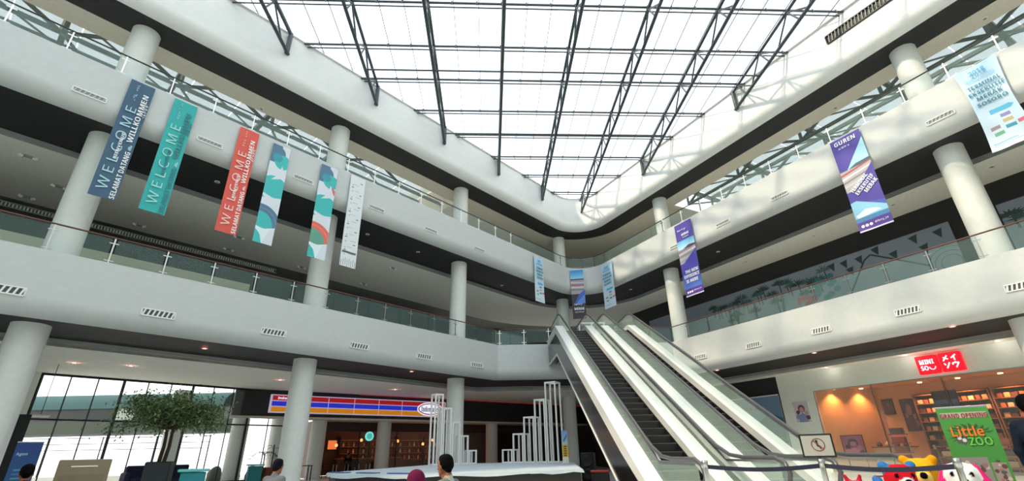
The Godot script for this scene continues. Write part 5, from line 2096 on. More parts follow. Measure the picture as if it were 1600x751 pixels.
# ---------------------------------------------------------------- stage and set pieces
func build_stage() -> void:
	var t := thing("stage", "low stage with a white cloth top and dark skirt in front of the far columns", "stage")
	var out := [Vector2(-5.4, 15.1), Vector2(-3.8, 26.6), Vector2(2.75, 26.6), Vector2(1.65, 13.2), Vector2(0.3, 12.6), Vector2(-2.5, 12.0), Vector2(-4.5, 13.0)]
	var st := nst()
	prism(st, v2p(out), up3, 0.69, 0.72)
	obj("top_cloth", st, grained("stage_cloth", Color(0.70, 0.74, 0.76), 0.7, 0.6), t)
	var mid := Vector2.ZERO
	for p in out:
		mid += p / out.size()
	var inn := []
	for p in out:
		inn.append(mid + (p - mid) * 0.985)
	st = nst()
	prism(st, v2p(inn), up3, 0.0, 0.69)
	obj("skirt", st, M.dark_wall, t)
	# loose hem of the cloth
	st = nst()
	for e in [[3, 4], [4, 5], [5, 6], [6, 0], [0, 1]]:
		var a: Vector2 = out[e[0]]
		var b: Vector2 = out[e[1]]
		var n := int(a.distance_to(b) / 0.25)
		for i in n:
			var q := []
			for k in 2:
				var u := float(i + k) / n
				var p := a.lerp(b, u) + (a.lerp(b, u) - mid).normalized() * (0.04 + 0.015 * sin(u * 13.0 + e[0]))
				q.append(v3(a.lerp(b, u), 0.715))
				q.append(v3(p, 0.655 + 0.02 * sin(u * 9.0 + e[0] * 2.0)))
			var o3 := v3(a.lerp(b, 0.5), 0) - v3(mid, 0)
			quad(st, q[0], q[2], q[3], q[1], o3, 1)
	obj("hem", st, M.stage_cloth, t)
	st = nst()
	for i in 3:
		var a := Vector2(-5.3, 14.9).lerp(Vector2(-2.2, 12.15), i / 3.0 + 0.05)
		var b := Vector2(-5.3, 14.9).lerp(Vector2(-2.2, 12.15), i / 3.0 + 0.24)
		bar(st, v3(a, 0.735), v3(b, 0.735), 0.22, 0.02)
	obj("blue_sheet", st, mat("tarp_blue", Color(0.20, 0.40, 0.66), 0.5), t)
	var ords := ["shortest", "second shortest", "middle", "second tallest", "tallest"]
	for row in 2:
		for i in 5:
			var h: float = [[0.60, 1.27, 1.98, 2.72, 3.46], [0.60, 1.23, 1.82, 2.42, 3.02]][row][i]
			var w: float = [0.60, 0.47][row]
			var al: float = [-0.54, 0.66][row]
			var fx := Vector3(cos(al), 0, -sin(al))          # along the front edge
			var o: Vector3
			if row == 0:
				o = Vector3(-0.64, 0.72, -24.6) + fx * w * i
			else:
				o = Vector3(-1.82, 0.72, -24.6) - fx * w * (i + 1)
			var f := thing("frame_tower", "%s white open box frame of the %s row on the stage" % [ords[i], ["right", "left"][row]], "frame", o, al, "white box frames stepping up on the stage")
			var e := w - 0.10
			var c := [Vector3.ZERO, Vector3(e, 0, 0), Vector3(e, 0, -e), Vector3(0, 0, -e)]
			for k in 4:
				st = nst()
				box(st, c[k] + Vector3.UP * h / 2, Vector3(0.065, h, 0.065))
				obj("post", st, M.white_metal, f)
			for k in 4:
				for y in [0.032, h - 0.032]:
					st = nst()
					bar(st, c[k] + Vector3.UP * y, c[(k + 1) % 4] + Vector3.UP * y, 0.06, 0.06)
					obj("rail", st, M.white_metal, f)
	var im := new_im(40, 200, Color(0.86, 0.70, 0.25))
	ramp(im, Rect2i(0, 0, 40, 90), Color(0.45, 0.62, 0.82), Color(0.70, 0.78, 0.84))
	poly(im, [Vector2(8, 60), Vector2(34, 24), Vector2(36, 34), Vector2(12, 74)], Color(0.30, 0.42, 0.66))
	im.fill_rect(Rect2i(0, 168, 40, 32), Color(0.90, 0.88, 0.82))
	for i in 5:
		im.fill_rect(Rect2i(10, 98 + i * 14, 20, 8), Color(0.42, 0.26, 0.16))
	var sb := thing("slim_banner", "slim blue and yellow banner standing at the right end of the stage", "banner", Vector3(2.02, 0.72, -21.6), -0.1)
	st = nst()
	box(st, Vector3(0, 0.63, -0.01), Vector3(0.24, 1.22, 0.02))
	box(st, Vector3(0, 0.02, 0), Vector3(0.30, 0.04, 0.2))
	obj("board", st, M.white_metal, sb)
	st = nst()
	uvquad(st, Vector3(-0.12, 1.24, 0.002), Vector3(0.12, 1.24, 0.002), Vector3(0.12, 0.04, 0.002), Vector3(-0.12, 0.04, 0.002), Vector3.BACK)
	obj("print", st, print_mat("slim_print", im), sb)
	var sp := thing("loudspeaker", "black loudspeaker box on the floor right of the stage", "speaker", Vector3(2.75, 0, -20.2), -0.3)
	st = nst()
	rbox(st, Vector3(0, 0.55, 0), Vector3(0.5, 1.1, 0.45), 0, 0.02)
	obj("cabinet", st, M.dark_frame, sp)
	for y in [0.35, 0.8]:
		st = nst()
		lathe(st, Vector3.ZERO, [Vector2(0.0, 0.03), Vector2(0.06, 0.02), Vector2(0.16, 0.05), Vector2(0.19, 0.05), Vector2(0.19, 0.0)], 18)
		var c := obj("cone", st, M.rubber, sp)
		c.transform = Transform3D(Basis(Vector3.RIGHT, PI / 2), Vector3(0, y, 0.22))
	var rs := thing("equipment_case", "low red and black equipment case right of the stage by the escalator", "case", Vector3(2.75, 0, -17.6), -0.2)
	st = nst()
	rbox(st, Vector3(0, 0.24, 0), Vector3(0.6, 0.48, 0.4), 0, 0.03)
	obj("body", st, M.dark_frame, rs)
	st = nst()
	rbox(st, Vector3(0, 0.52, 0), Vector3(0.62, 0.09, 0.42), 0, 0.03)
	obj("lid", st, mat("case_red", Color(0.45, 0.10, 0.12), 0.5), rs)


# ---------------------------------------------------------------- rounded bodies: field of tapered bones meshed as surface nets
func nets(bones: Array, cell: float, k := 0.03) -> SurfaceTool:
	# bones: [from, to, radius, radius, colour]; one closed surface with a colour per vertex
	var lo := Vector3.ONE * 1e6
	var hi := -lo
	for b in bones:
		for e in 2:
			var r: float = b[2 + e] + 2.5 * cell + k
			lo = lo.min((b[e] as Vector3) - Vector3.ONE * r)
			hi = hi.max((b[e] as Vector3) + Vector3.ONE * r)
	var n := Vector3i(((hi - lo) / cell).ceil()) + Vector3i.ONE
	var f := PackedFloat32Array()
	f.resize(n.x * n.y * n.z)
	f.fill(1.0)
	var sy := n.x
	var sz := n.x * n.y
	for b in bones:
		var a: Vector3 = b[0]
		var ba: Vector3 = b[1] - b[0]
		var l2 := maxf(ba.length_squared(), 1e-9)
		var ra: float = b[2]
		var dr: float = b[3] - b[2]
		var m := maxf(b[2], b[3]) + k + 2.0 * cell
		var p0 := Vector3i(((a.min(b[1]) - Vector3.ONE * m - lo) / cell).floor()).clamp(Vector3i.ZERO, n - Vector3i.ONE)
		var p1 := Vector3i(((a.max(b[1]) + Vector3.ONE * m - lo) / cell).ceil()).clamp(Vector3i.ZERO, n - Vector3i.ONE)
		for z in range(p0.z, p1.z + 1):
			for y in range(p0.y, p1.y + 1):
				var at := y * sy + z * sz
				for x in range(p0.x, p1.x + 1):
					var p := lo + Vector3(x, y, z) * cell - a
					var t := clampf(p.dot(ba) / l2, 0.0, 1.0)
					var d := (p - ba * t).length() - ra - dr * t
					var o := f[at + x]
					var h := maxf(k - absf(d - o), 0.0) / k
					f[at + x] = minf(d, o) - h * h * k * 0.25
	var st := nst()
	st.set_smooth_group(0)
	var ids := {}
	var count := 0
	var corner := [0, 1, sy, sy + 1, sz, sz + 1, sz + sy, sz + sy + 1]
	var edges := [[0, 1], [2, 3], [4, 5], [6, 7], [0, 2], [1, 3], [4, 6], [5, 7], [0, 4], [1, 5], [2, 6], [3, 7]]
	var norms := []
	for z in n.z - 1:
		for y in n.y - 1:
			for x in n.x - 1:
				var at := x + y * sy + z * sz
				var neg := 0
				for c in corner:
					if f[at + c] < 0.0:
						neg += 1
				if neg == 0 or neg == 8:
					continue
				var s := Vector3.ZERO
				var m := 0
				for e in edges:
					var u := f[at + corner[e[0]]]
					var v := f[at + corner[e[1]]]
					if (u < 0.0) != (v < 0.0):
						var t := u / (u - v)
						var i0: int = e[0]
						var i1: int = e[1]
						s += Vector3(i0 & 1, (i0 >> 1) & 1, i0 >> 2).lerp(Vector3(i1 & 1, (i1 >> 1) & 1, i1 >> 2), t)
						m += 1
				var p := lo + (Vector3(x, y, z) + s / m) * cell
				var col := Color.WHITE
				var best := 1e9
				for b in bones:
					var ba: Vector3 = b[1] - b[0]
					var t := clampf((p - b[0]).dot(ba) / maxf(ba.length_squared(), 1e-9), 0.0, 1.0)
					var d: float = (p - b[0] - ba * t).length() - b[2] - (b[3] - b[2]) * t
					if d < best:
						best = d
						col = b[4]
				ids[at] = count
				count += 1
				var g := Vector3(f[at + 1] + f[at + 1 + sy] + f[at + 1 + sz] + f[at + 1 + sy + sz] - f[at] - f[at + sy] - f[at + sz] - f[at + sy + sz], f[at + sy] + f[at + sy + 1] + f[at + sy + sz] + f[at + sy + sz + 1] - f[at] - f[at + 1] - f[at + sz] - f[at + sz + 1], f[at + sz] + f[at + sz + 1] + f[at + sz + sy] + f[at + sz + sy + 1] - f[at] - f[at + 1] - f[at + sy] - f[at + sy + 1])
				st.set_normal(g.normalized())
				st.set_color(col.srgb_to_linear())
				st.add_vertex(p)
	for at in ids:
		var u := f[at] < 0.0
		for ax in [[1, sy, sz], [sy, sz, 1], [sz, 1, sy]]:
			var v := f[at + ax[0]] < 0.0
			if u == v:
				continue
			var a = ids.get(at)
			var b = ids.get(at - ax[1])
			var c = ids.get(at - ax[1] - ax[2])
			var d = ids.get(at - ax[2])
			if a == null or b == null or c == null or d == null:
				continue
			var q := [a, b, c, a, c, d] if not u else [a, c, b, a, d, c]
			for i in q:
				st.add_index(i)
	return st


func painted(rough := 0.75) -> StandardMaterial3D:
	if not M.has("painted_%d" % int(rough * 100)):
		var m := mat("painted_%d" % int(rough * 100), Color.WHITE, rough)
		m.vertex_color_use_as_albedo = true
		m.metallic_specular = 0.2
	return M["painted_%d" % int(rough * 100)]


func head_bones(o: Vector3, yaw: float, skin: Color) -> Array:
	var b := Basis(Vector3.UP, yaw)
	var dark := Color(0.10, 0.07, 0.06)
	var lip := Color(skin.r * 0.75, skin.g * 0.55, skin.b * 0.52)
	var out := []
	for q in [
		[Vector3(0, 0.035, -0.015), Vector3(0, 0.025, 0.01), 0.085, 0.083, skin],
		[Vector3(0, -0.02, 0.025), Vector3(0, -0.075, 0.048), 0.066, 0.038, skin],
		[Vector3(0.035, -0.05, 0.01), Vector3(0, -0.08, 0.045), 0.035, 0.032, skin],
		[Vector3(-0.035, -0.05, 0.01), Vector3(0, -0.08, 0.045), 0.035, 0.032, skin],
		[Vector3(0, 0.005, 0.088), Vector3(0, -0.028, 0.106), 0.009, 0.014, skin],
		[Vector3(0.080, 0.0, -0.005), Vector3(0.084, -0.03, 0.0), 0.015, 0.011, skin],
		[Vector3(-0.080, 0.0, -0.005), Vector3(-0.084, -0.03, 0.0), 0.015, 0.011, skin],
		[Vector3(0.032, 0.008, 0.079), Vector3(0.034, 0.008, 0.080), 0.010, 0.010, dark],
		[Vector3(-0.032, 0.008, 0.079), Vector3(-0.034, 0.008, 0.080), 0.010, 0.010, dark],
		[Vector3(0.045, 0.026, 0.074), Vector3(0.018, 0.028, 0.086), 0.006, 0.007, dark],
		[Vector3(-0.045, 0.026, 0.074), Vector3(-0.018, 0.028, 0.086), 0.006, 0.007, dark],
		[Vector3(0.018, -0.055, 0.084), Vector3(-0.018, -0.055, 0.084), 0.009, 0.009, lip],
		[Vector3(0, -0.05, -0.02), Vector3(0, -0.15, -0.025), 0.052, 0.056, skin]]:
		out.append([o + b * q[0], o + b * q[1], q[2], q[3], q[4]])
	return out


func hand_bones(w: Vector3, dir: Vector3, side: Vector3, skin: Color) -> Array:
	# relaxed hand: palm, four unequal curled fingers, thumb from the side of the palm
	var d := dir.normalized()
	var s := (side - d * side.dot(d)).normalized()
	var n := d.cross(s)
	var out := [[w, w + d * 0.05, 0.024, 0.026, skin], [w + d * 0.05 - s * 0.018, w + d * 0.085 - s * 0.022, 0.017, 0.014, skin], [w + d * 0.05 + s * 0.018, w + d * 0.085 + s * 0.022, 0.017, 0.014, skin]]
	for i in 4:
		var root := w + d * 0.088 + s * (i - 1.5) * 0.021
		var l: float = [0.062, 0.078, 0.072, 0.055][i]
		var k := root + d * l * 0.5 + n * 0.008
		out.append([root, k, 0.0095, 0.0088, skin])
		out.append([k, k + d * l * 0.35 + n * l * 0.35, 0.0088, 0.0075, skin])
	var tr := w + d * 0.03 - s * 0.026
	out.append([tr, tr + d * 0.03 - s * 0.022, 0.012, 0.010, skin])
	out.append([tr + d * 0.03 - s * 0.022, tr + d * 0.06 - s * 0.022 + n * 0.01, 0.010, 0.0085, skin])
	return out


func person(label: String, at: Vector3, turn: float, pose: Dictionary) -> Node3D:
	# pose: height, sit (seat height or 0), head yaw, arm targets, colours, hair
	var s: float = pose.get("height", 1.68) / 1.7
	var skin: Color = pose.get("skin", Color(0.55, 0.37, 0.27))
	var top: Color = pose.get("top", Color(0.4, 0.4, 0.42))
	var legs: Color = pose.get("legs", Color(0.12, 0.13, 0.17))
	var shoe := Color(0.07, 0.07, 0.08)
	var sit: float = pose.get("sit", 0.0)
	var t := thing("person", label, "person", at, turn)
	var hipy := sit + 0.11 if sit > 0.0 else 0.92 * s
	var lean: float = pose.get("lean", 0.04)
	var hip := Vector3(0, hipy, 0)
	var chest := hip + Vector3(0, 0.36 * s, lean)
	var neck := hip + Vector3(0, 0.53 * s, lean * 1.4)
	var head := neck + Vector3(0, 0.155 * s, lean * 0.6 + 0.03)
	var bones := [
		[hip + Vector3(0.06 * s, 0, 0), hip + Vector3(-0.06 * s, 0, 0), 0.115 * s, 0.115 * s, legs],
		[hip + Vector3(0, 0.10 * s, 0), chest, 0.125 * s, 0.14 * s, top],
		[chest + Vector3(0.06 * s, 0.02, 0), chest + Vector3(-0.06 * s, 0.02, 0), 0.125 * s, 0.125 * s, top],
		[neck + Vector3(0.15 * s, -0.05 * s, 0), neck + Vector3(-0.15 * s, -0.05 * s, 0), 0.062 * s, 0.062 * s, top],
		[neck + Vector3(0, -0.03, 0), neck + Vector3(0, 0.02, 0.005), 0.07 * s, 0.058 * s, pose.get("collar", top)],
		[neck + Vector3(0, 0.0, 0), neck + Vector3(0, 0.08 * s, 0.015), 0.054 * s, 0.05 * s, skin]]
	var hands := []
	for e in [-1.0, 1.0]:
		var sh := neck + Vector3(0.185 * e * s, -0.06 * s, 0)
		var el: Vector3 = sh + (pose.get("elbow", Vector3(0.05, -0.28, -0.02)) as Vector3) * Vector3(e, 1, 1) * s
		var wr: Vector3 = el + (pose.get("wrist", Vector3(-0.01, -0.24, 0.06)) as Vector3) * Vector3(e, 1, 1) * s
		bones.append([sh, el, 0.058 * s, 0.045 * s, top])
		bones.append([el, el.lerp(wr, 0.55), 0.043 * s, 0.038 * s, top if pose.get("long", true) else skin])
		bones.append([el.lerp(wr, 0.55), wr, 0.036 * s, 0.027 * s, skin])
		hands.append(hand_bones(wr, wr - el, Vector3(-e, 0, 0.3) if absf((wr - el).normalized().x) < 0.8 else Vector3(0, 0, 1), skin))
		var hj := hip + Vector3(0.09 * e * s, -0.02, 0)
		var kn := hj + (Vector3(0.05 * e, -0.01, 0.43) if sit > 0.0 else Vector3(0.01 * e, -0.42, 0.03)) * s
		var an := Vector3(kn.x + 0.01 * e, 0.08, kn.z + 0.02) if sit > 0.0 else Vector3(kn.x, 0.08, kn.z - 0.04)
		if sit > 0.0 and sit < 0.34:
			an = Vector3(kn.x, 0.08, kn.z + 0.2)
		bones.append([hj, kn, 0.088 * s, 0.06 * s, legs])
		bones.append([kn, an, 0.056 * s, 0.04 * s, legs])
		bones.append([an + Vector3(0, -0.03, -0.03), an + Vector3(0.01 * e, -0.045, 0.14), 0.04, 0.032, shoe])
	var all := nst()
	var cell: float = pose.get("cell", 0.02)
	var body := nets(bones, cell, 0.035)
	var fine: float = pose.get("fine", 0.007)
	var headm := nets(head_bones(head, pose.get("head", 0.0), skin), fine, 0.014)
	all.append_from(body.commit(), 0, Transform3D())
	all.append_from(headm.commit(), 0, Transform3D())
	for h in hands:
		all.append_from(nets(h, maxf(fine, 0.005), 0.006).commit(), 0, Transform3D())
	var mesh := all.commit()
	mesh.surface_set_material(0, painted())
	inst("body", mesh, t)
	var hc: Color = pose.get("hair", Color(0.035, 0.03, 0.03))
	var b := Basis(Vector3.UP, pose.get("head", 0.0))
	var hb := []
	if pose.get("veil", false):
		for q in [[Vector3(0, 0.045, -0.02), Vector3(0, 0.0, -0.02), 0.106, 0.106], [Vector3(0, 0.02, 0.005), Vector3(0, -0.03, 0.0), 0.100, 0.098], [Vector3(0, -0.10, 0.015), Vector3(0, -0.19, -0.005), 0.092, 0.14], [Vector3(0.07, -0.21, 0.0), Vector3(-0.07, -0.21, 0.0), 0.12, 0.12]]:
			hb.append([head + b * q[0], head + b * q[1], q[2], q[3], hc])
	else:
		for q in [[Vector3(0, 0.058, -0.022), Vector3(0, 0.03, -0.035), 0.088, 0.085], [Vector3(0, 0.085, 0.03), Vector3(0, 0.07, -0.02), 0.058, 0.07], [Vector3(0, 0.0, -0.055), Vector3(0, -0.035, -0.055), 0.062, 0.045], [Vector3(0.062, 0.03, -0.005), Vector3(0.07, 0.005, -0.012), 0.025, 0.016], [Vector3(-0.062, 0.03, -0.005), Vector3(-0.07, 0.005, -0.012), 0.025, 0.016]]:
			hb.append([head + b * q[0], head + b * q[1], q[2], q[3], hc])
	var hm := nets(hb, fine, 0.02).commit()
	hm.surface_set_material(0, painted())
	inst("headscarf" if pose.get("veil", false) else "hair", hm, t)
	return t


func stool(label: String, at: Vector3, h: float) -> void:
	var t := thing("stool", label, "stool", at)
	var st := nst()
	rbox(st, Vector3(0, h - 0.03, 0), Vector3(0.38, 0.06, 0.38), 0, 0.015)
	obj("seat", st, M.dark_frame, t)
	for q in [[-1, -1], [1, -1], [1, 1], [-1, 1]]:
		st = nst()
		box(st, Vector3(q[0] * 0.15, (h - 0.06) / 2, q[1] * 0.15), Vector3(0.04, h - 0.06, 0.04))
		obj("leg", st, M.dark_frame, t)


func build_people() -> void:
	var sits := [
		["man with short black hair and pale grey collar before the stage, head turned left", Vector3(-0.80, 0, -6.58), -2.0, 0.21, {"top": Color(0.46, 0.46, 0.44), "collar": Color(0.66, 0.66, 0.63), "head": -0.15, "fine": 0.005, "cell": 0.016, "height": 1.62}],
		["woman in a maroon headscarf beside the man in front of the stage", Vector3(-1.20, 0, -6.25), PI, 0.15, {"top": Color(0.30, 0.12, 0.22), "hair": Color(0.36, 0.11, 0.22), "veil": true, "fine": 0.006, "height": 1.36}],
		["dark haired person seen from behind at the lower left, before the blue banner", Vector3(-7.75, 0, -8.35), -2.3, 0.20, {"top": Color(0.15, 0.15, 0.17), "fine": 0.007, "height": 1.62}],
		["person in a green headscarf at the lower left edge", Vector3(-7.80, 0, -7.75), 1.2, 0.16, {"top": Color(0.10, 0.26, 0.20), "hair": Color(0.12, 0.30, 0.24), "veil": true, "height": 1.6}],
		["dark haired man seen from behind below the striped sign", Vector3(-4.42, 0, -9.6), 2.9, 0.20, {"top": Color(0.42, 0.43, 0.45), "hair": Color(0.05, 0.06, 0.10), "fine": 0.007, "height": 1.62}]]
	for i in sits.size():
		var a: Array = sits[i]
		var pose: Dictionary = a[4]
		pose["sit"] = a[3]
		pose["wrist"] = Vector3(-0.10, -0.08, 0.2)
		person(a[0], a[1], a[2], pose)
		stool("low dark stool under the %s" % ["man in front of the stage", "woman in the maroon headscarf", "person before the blue banner", "person in the green headscarf", "man below the striped sign"][i], a[1], a[3] - 0.02)
	person("man in a grey shirt and dark trousers sitting at a table by the far window", wp(0, 11.85, -7.05, 0.0), 1.0, {"sit": 0.45, "lean": 0.12, "top": Color(0.30, 0.28, 0.27), "legs": Color(0.06, 0.07, 0.10), "elbow": Vector3(0.02, -0.22, 0.16), "wrist": Vector3(-0.04, -0.02, 0.25), "cell": 0.025, "fine": 0.01})
	person("person in dark clothes sitting at the cafe table under the striped sign", kp(7.3, -1.8, 0.0), 0.5, {"sit": 0.45, "top": Color(0.07, 0.07, 0.08), "cell": 0.03, "fine": 0.012, "elbow": Vector3(0.02, -0.22, 0.16), "wrist": Vector3(-0.04, -0.02, 0.25)})
	person("person in a navy jacket standing at the right edge beside the green banner", Vector3(5.71, 0, -5.71), 2.0, {"top": Color(0.09, 0.12, 0.18), "collar": Color(0.16, 0.25, 0.38), "legs": Color(0.05, 0.06, 0.08), "height": 1.56, "fine": 0.006, "cell": 0.016})
	person("small figure in a white shirt standing before the landscape hoarding", Vector3(11.55, 0, -24.5), -0.35, {"top": Color(0.80, 0.82, 0.84), "legs": Color(0.12, 0.14, 0.22), "height": 1.52, "cell": 0.022, "fine": 0.009, "elbow": Vector3(0.10, -0.22, 0.08), "wrist": Vector3(-0.14, 0.02, 0.16)})


# ---------------------------------------------------------------- things in the right foreground
func plush(label: String, at: Vector3, turn: float, body: Color, face: Color, detail: Color, h: float, ears: int) -> void:
	var t := thing("plush_ride", label, "toy", at, turn, "plush animal rides behind the belt")
	var s := h / 0.95
	var hd := Vector3(0, 0.74, 0.30) * s
	var bones := [
		[Vector3(0, 0.46, -0.28) * s, Vector3(0, 0.48, 0.18) * s, 0.19 * s, 0.18 * s, body],
		[Vector3(0, 0.55, 0.16) * s, hd, 0.13 * s, 0.14 * s, body],
		[hd, hd + Vector3(0, 0.02, 0.03) * s, 0.17 * s, 0.16 * s, body],
		[hd + Vector3(0, -0.04, 0.12) * s, hd + Vector3(0, -0.05, 0.18) * s, 0.09 * s, 0.075 * s, face],
		[hd + Vector3(0, -0.02, 0.25) * s, hd + Vector3(0, -0.02, 0.26) * s, 0.03 * s, 0.03 * s, Color(0.05, 0.04, 0.05)],
		[Vector3(0, 0.54, -0.42) * s, Vector3(0, 0.70, -0.54) * s, 0.05 * s, 0.06 * s, detail]]
	for e in [-1.0, 1.0]:
		bones.append([hd + Vector3(0.07 * e, 0.05, 0.145) * s, hd + Vector3(0.07 * e, 0.05, 0.15) * s, 0.026 * s, 0.026 * s, Color(0.05, 0.04, 0.05)])
		if ears == 0:
			bones.append([hd + Vector3(0.12 * e, 0.12, 0) * s, hd + Vector3(0.15 * e, 0.16, 0) * s, 0.06 * s, 0.055 * s, detail])
		elif ears == 1:
			bones.append([hd + Vector3(0.13 * e, 0.10, 0) * s, hd + Vector3(0.20 * e, -0.08, 0.02) * s, 0.05 * s, 0.06 * s, detail])
		else:
			bones.append([hd + Vector3(0.08 * e, 0.13, -0.02) * s, hd + Vector3(0.12 * e, 0.26, -0.04) * s, 0.05 * s, 0.03 * s, detail])
		for z in [-0.24, 0.16]:
			bones.append([Vector3(0.11 * e, 0.40, z) * s, Vector3(0.13 * e, 0.09, z + 0.02) * s, 0.085 * s, 0.08 * s, body])
			bones.append([Vector3(0.13 * e, 0.07, z + 0.02) * s, Vector3(0.13 * e, 0.07, z + 0.07) * s, 0.07 * s, 0.065 * s, face])
	var m := nets(bones, 0.018, 0.05).commit()
	m.surface_set_material(0, painted(0.9))
	inst("body", m, t)
	var st := nst()
	lathe(st, Vector3(0, 0.63 * s, -0.08 * s), [Vector2(0.0, 0.05), Vector2(0.13 * s, 0.03), Vector2(0.15 * s, -0.02), Vector2(0.0, -0.02)], 16)
	obj("saddle", st, mat("saddle_%d" % int(h * 100), detail, 0.6), t)
	st = nst()
	tube(st, [Vector3(-0.2, 0.78, 0.10) * s, Vector3(0.2, 0.78, 0.10) * s], 0.016, 6)
	obj("handle", st, M.steel, t)


func build_foreground() -> void:
	# belt barrier with a framed sign
	var posts := [Vector3(2.51, 0, -7.06), Vector3(3.74, 0, -6.50), Vector3(4.52, 0, -5.45)]
	var bt := thing("belt_barrier", "chrome posts with a navy belt before the escalators", "barrier")
	for p in posts:
		var st := nst()
		lathe(st, p, [Vector2(0.0, 0), Vector2(0.17, 0), Vector2(0.17, 0.02), Vector2(0.05, 0.06), Vector2(0.03, 0.09), Vector2(0.03, 0.88), Vector2(0.038, 0.88), Vector2(0.038, 0.97), Vector2(0.0, 0.98)], 20)
		obj("post", st, M.steel, bt)
	var navy := mat("belt_navy", Color(0.05, 0.06, 0.18), 0.6)
	for i in 2:
		var st := nst()
		for k in 8:
			var a: Vector3 = posts[i].lerp(posts[i + 1], k / 8.0) + Vector3.UP * (0.90 - 0.04 * sin(PI * k / 8.0))
			var b: Vector3 = posts[i].lerp(posts[i + 1], (k + 1) / 8.0) + Vector3.UP * (0.90 - 0.04 * sin(PI * (k + 1) / 8.0))
			bar(st, a, b, 0.006, 0.05)
		obj("belt", st, navy, bt)
	var sg := thing("framed_sign", "framed white warning sign with a round emblem on the belt post", "sign", posts[1] + Vector3(0, 0.985, 0), -0.50)
	var st := nst()
	rbox(st, Vector3(0, 0.14, 0), Vector3(0.36, 0.27, 0.025), 0, 0.006)
	bar(st, Vector3(0, 0.0, -0.006), Vector3(0, 0.02, -0.006), 0.06, 0.02)
	obj("frame", st, M.dark_frame, sg)
	st = nst()
	box(st, Vector3(0, 0.14, 0.013), Vector3(0.32, 0.23, 0.004))
	obj("sheet", st, mat("sheet_white", Color(0.60, 0.60, 0.58), 0.5), sg)
	var ring := mat("ring_red", Color(0.45, 0.16, 0.16), 0.5)
	st = nst()
	var pts := []
	for i in 25:
		pts.append(Vector3(0.01 + 0.07 * cos(TAU * i / 24.0), 0.15 + 0.07 * sin(TAU * i / 24.0), 0.017))
	tube(st, pts, 0.005, 6)
	bar(st, Vector3(-0.04, 0.20, 0.018), Vector3(0.06, 0.10, 0.018), 0.004, 0.010)
	obj("emblem", st, ring, sg)
	st = nst()
	prism(st, circle(0.014), func(p: Vector2, y: float) -> Vector3: return Vector3(p.x, p.y + 0.19, y), 0.015, 0.019)
	bar(st, Vector3(0, 0.175, 0.017), Vector3(0.005, 0.135, 0.017), 0.004, 0.02)
	bar(st, Vector3(0.005, 0.135, 0.017), Vector3(0.03, 0.125, 0.017), 0.004, 0.012)
	bar(st, Vector3(0.03, 0.125, 0.017), Vector3(0.03, 0.10, 0.017), 0.004, 0.010)
	obj("figure", st, M.dark_frame, sg)
	# green roll-up banner
	var im := new_im(120, 320, Color(0.22, 0.62, 0.20))
	ramp(im, Rect2i(0, 0, 120, 320), Color(0.24, 0.52, 0.22), Color(0.13, 0.40, 0.14))
	im.fill_rect(Rect2i(6, 14, 108, 16), Color(0.62, 0.62, 0.58))
	for k in 9:
		var a := -2.8 + k * 0.32
		poly(im, [Vector2(60, 72), Vector2(60, 72) + Vector2(cos(a), sin(a) * 0.5) * 58, Vector2(60, 72) + Vector2(cos(a + 0.22), sin(a + 0.22) * 0.5) * 44], Color(0.10, 0.30, 0.14))
		poly(im, [Vector2(60, 80), Vector2(60, 80) + Vector2(cos(a + PI), sin(a + PI) * 0.5) * 56, Vector2(60, 80) + Vector2(cos(a + PI + 0.22), sin(a + PI + 0.22) * 0.5) * 42], Color(0.14, 0.36, 0.18))
	disc(im, Vector2(36, 88), 13, Color(0.28, 0.28, 0.28))
	disc(im, Vector2(32, 84), 5, Color(0.75, 0.75, 0.74))
	disc(im, Vector2(42, 90), 5, Color(0.75, 0.75, 0.74))
	var r := RandomNumberGenerator.new()
	r.seed = 4
	im.fill_rect(Rect2i(10, 136, 68, 74), Color(0.46, 0.44, 0.45))
	im.fill_rect(Rect2i(82, 150, 32, 66), Color(0.50, 0.46, 0.44))
	im.fill_rect(Rect2i(8, 236, 106, 60), Color(0.48, 0.45, 0.46))
	for i in 90:
		var o := Vector2(r.randf_range(14, 110), r.randf_range(146, 292))
		if im.get_pixel(int(o.x), int(o.y)).g < 0.48:
			disc(im, o, r.randf_range(2, 6), [Color(0.30, 0.18, 0.18), Color(0.66, 0.60, 0.58), Color(0.25, 0.25, 0.28), Color(0.52, 0.34, 0.34)][i % 4])
	im.fill_rect(Rect2i(18, 216, 84, 12), Color(0.58, 0.70, 0.24))
	var zb := roll_banner("green animal park roll-up banner with orange lettering beside the rides", Vector3(6.24, 0, -7.14), -0.72, 0.55, 1.58, print_mat("zoo_print", im))
	text(zb, "Little", Vector3(-0.02, 1.27, 0.01), Vector3.RIGHT, Vector3.UP, 0.34, 0.13, mat("zoo_orange", Color(0.80, 0.42, 0.10), 0.5), "sans_bold", 0.008)
	text(zb, "ZOO", Vector3(0.08, 1.14, 0.01), Vector3.RIGHT, Vector3.UP, 0.24, 0.10, mat("zoo_green", Color(0.36, 0.66, 0.24), 0.5), "sans_bold", 0.008)
	text(zb, "GRAND OPENING", Vector3(0.0, 1.47, 0.004), Vector3.RIGHT, Vector3.UP, 0.50, 0.06, mat("zoo_red", Color(0.50, 0.14, 0.16), 0.5), "sans_bold", 0.004)
	# plush rides
	plush("red plush animal ride with a blue saddle behind the belt", Vector3(4.74, 0, -6.80), -0.3, Color(0.70, 0.10, 0.14), Color(0.75, 0.76, 0.78), Color(0.20, 0.42, 0.66), 0.93, 0)
	plush("yellow plush animal ride behind the belt near the green banner", Vector3(5.62, 0, -7.45), -0.6, Color(0.85, 0.62, 0.12), Color(0.90, 0.78, 0.45), Color(0.80, 0.55, 0.10), 0.98, 0)
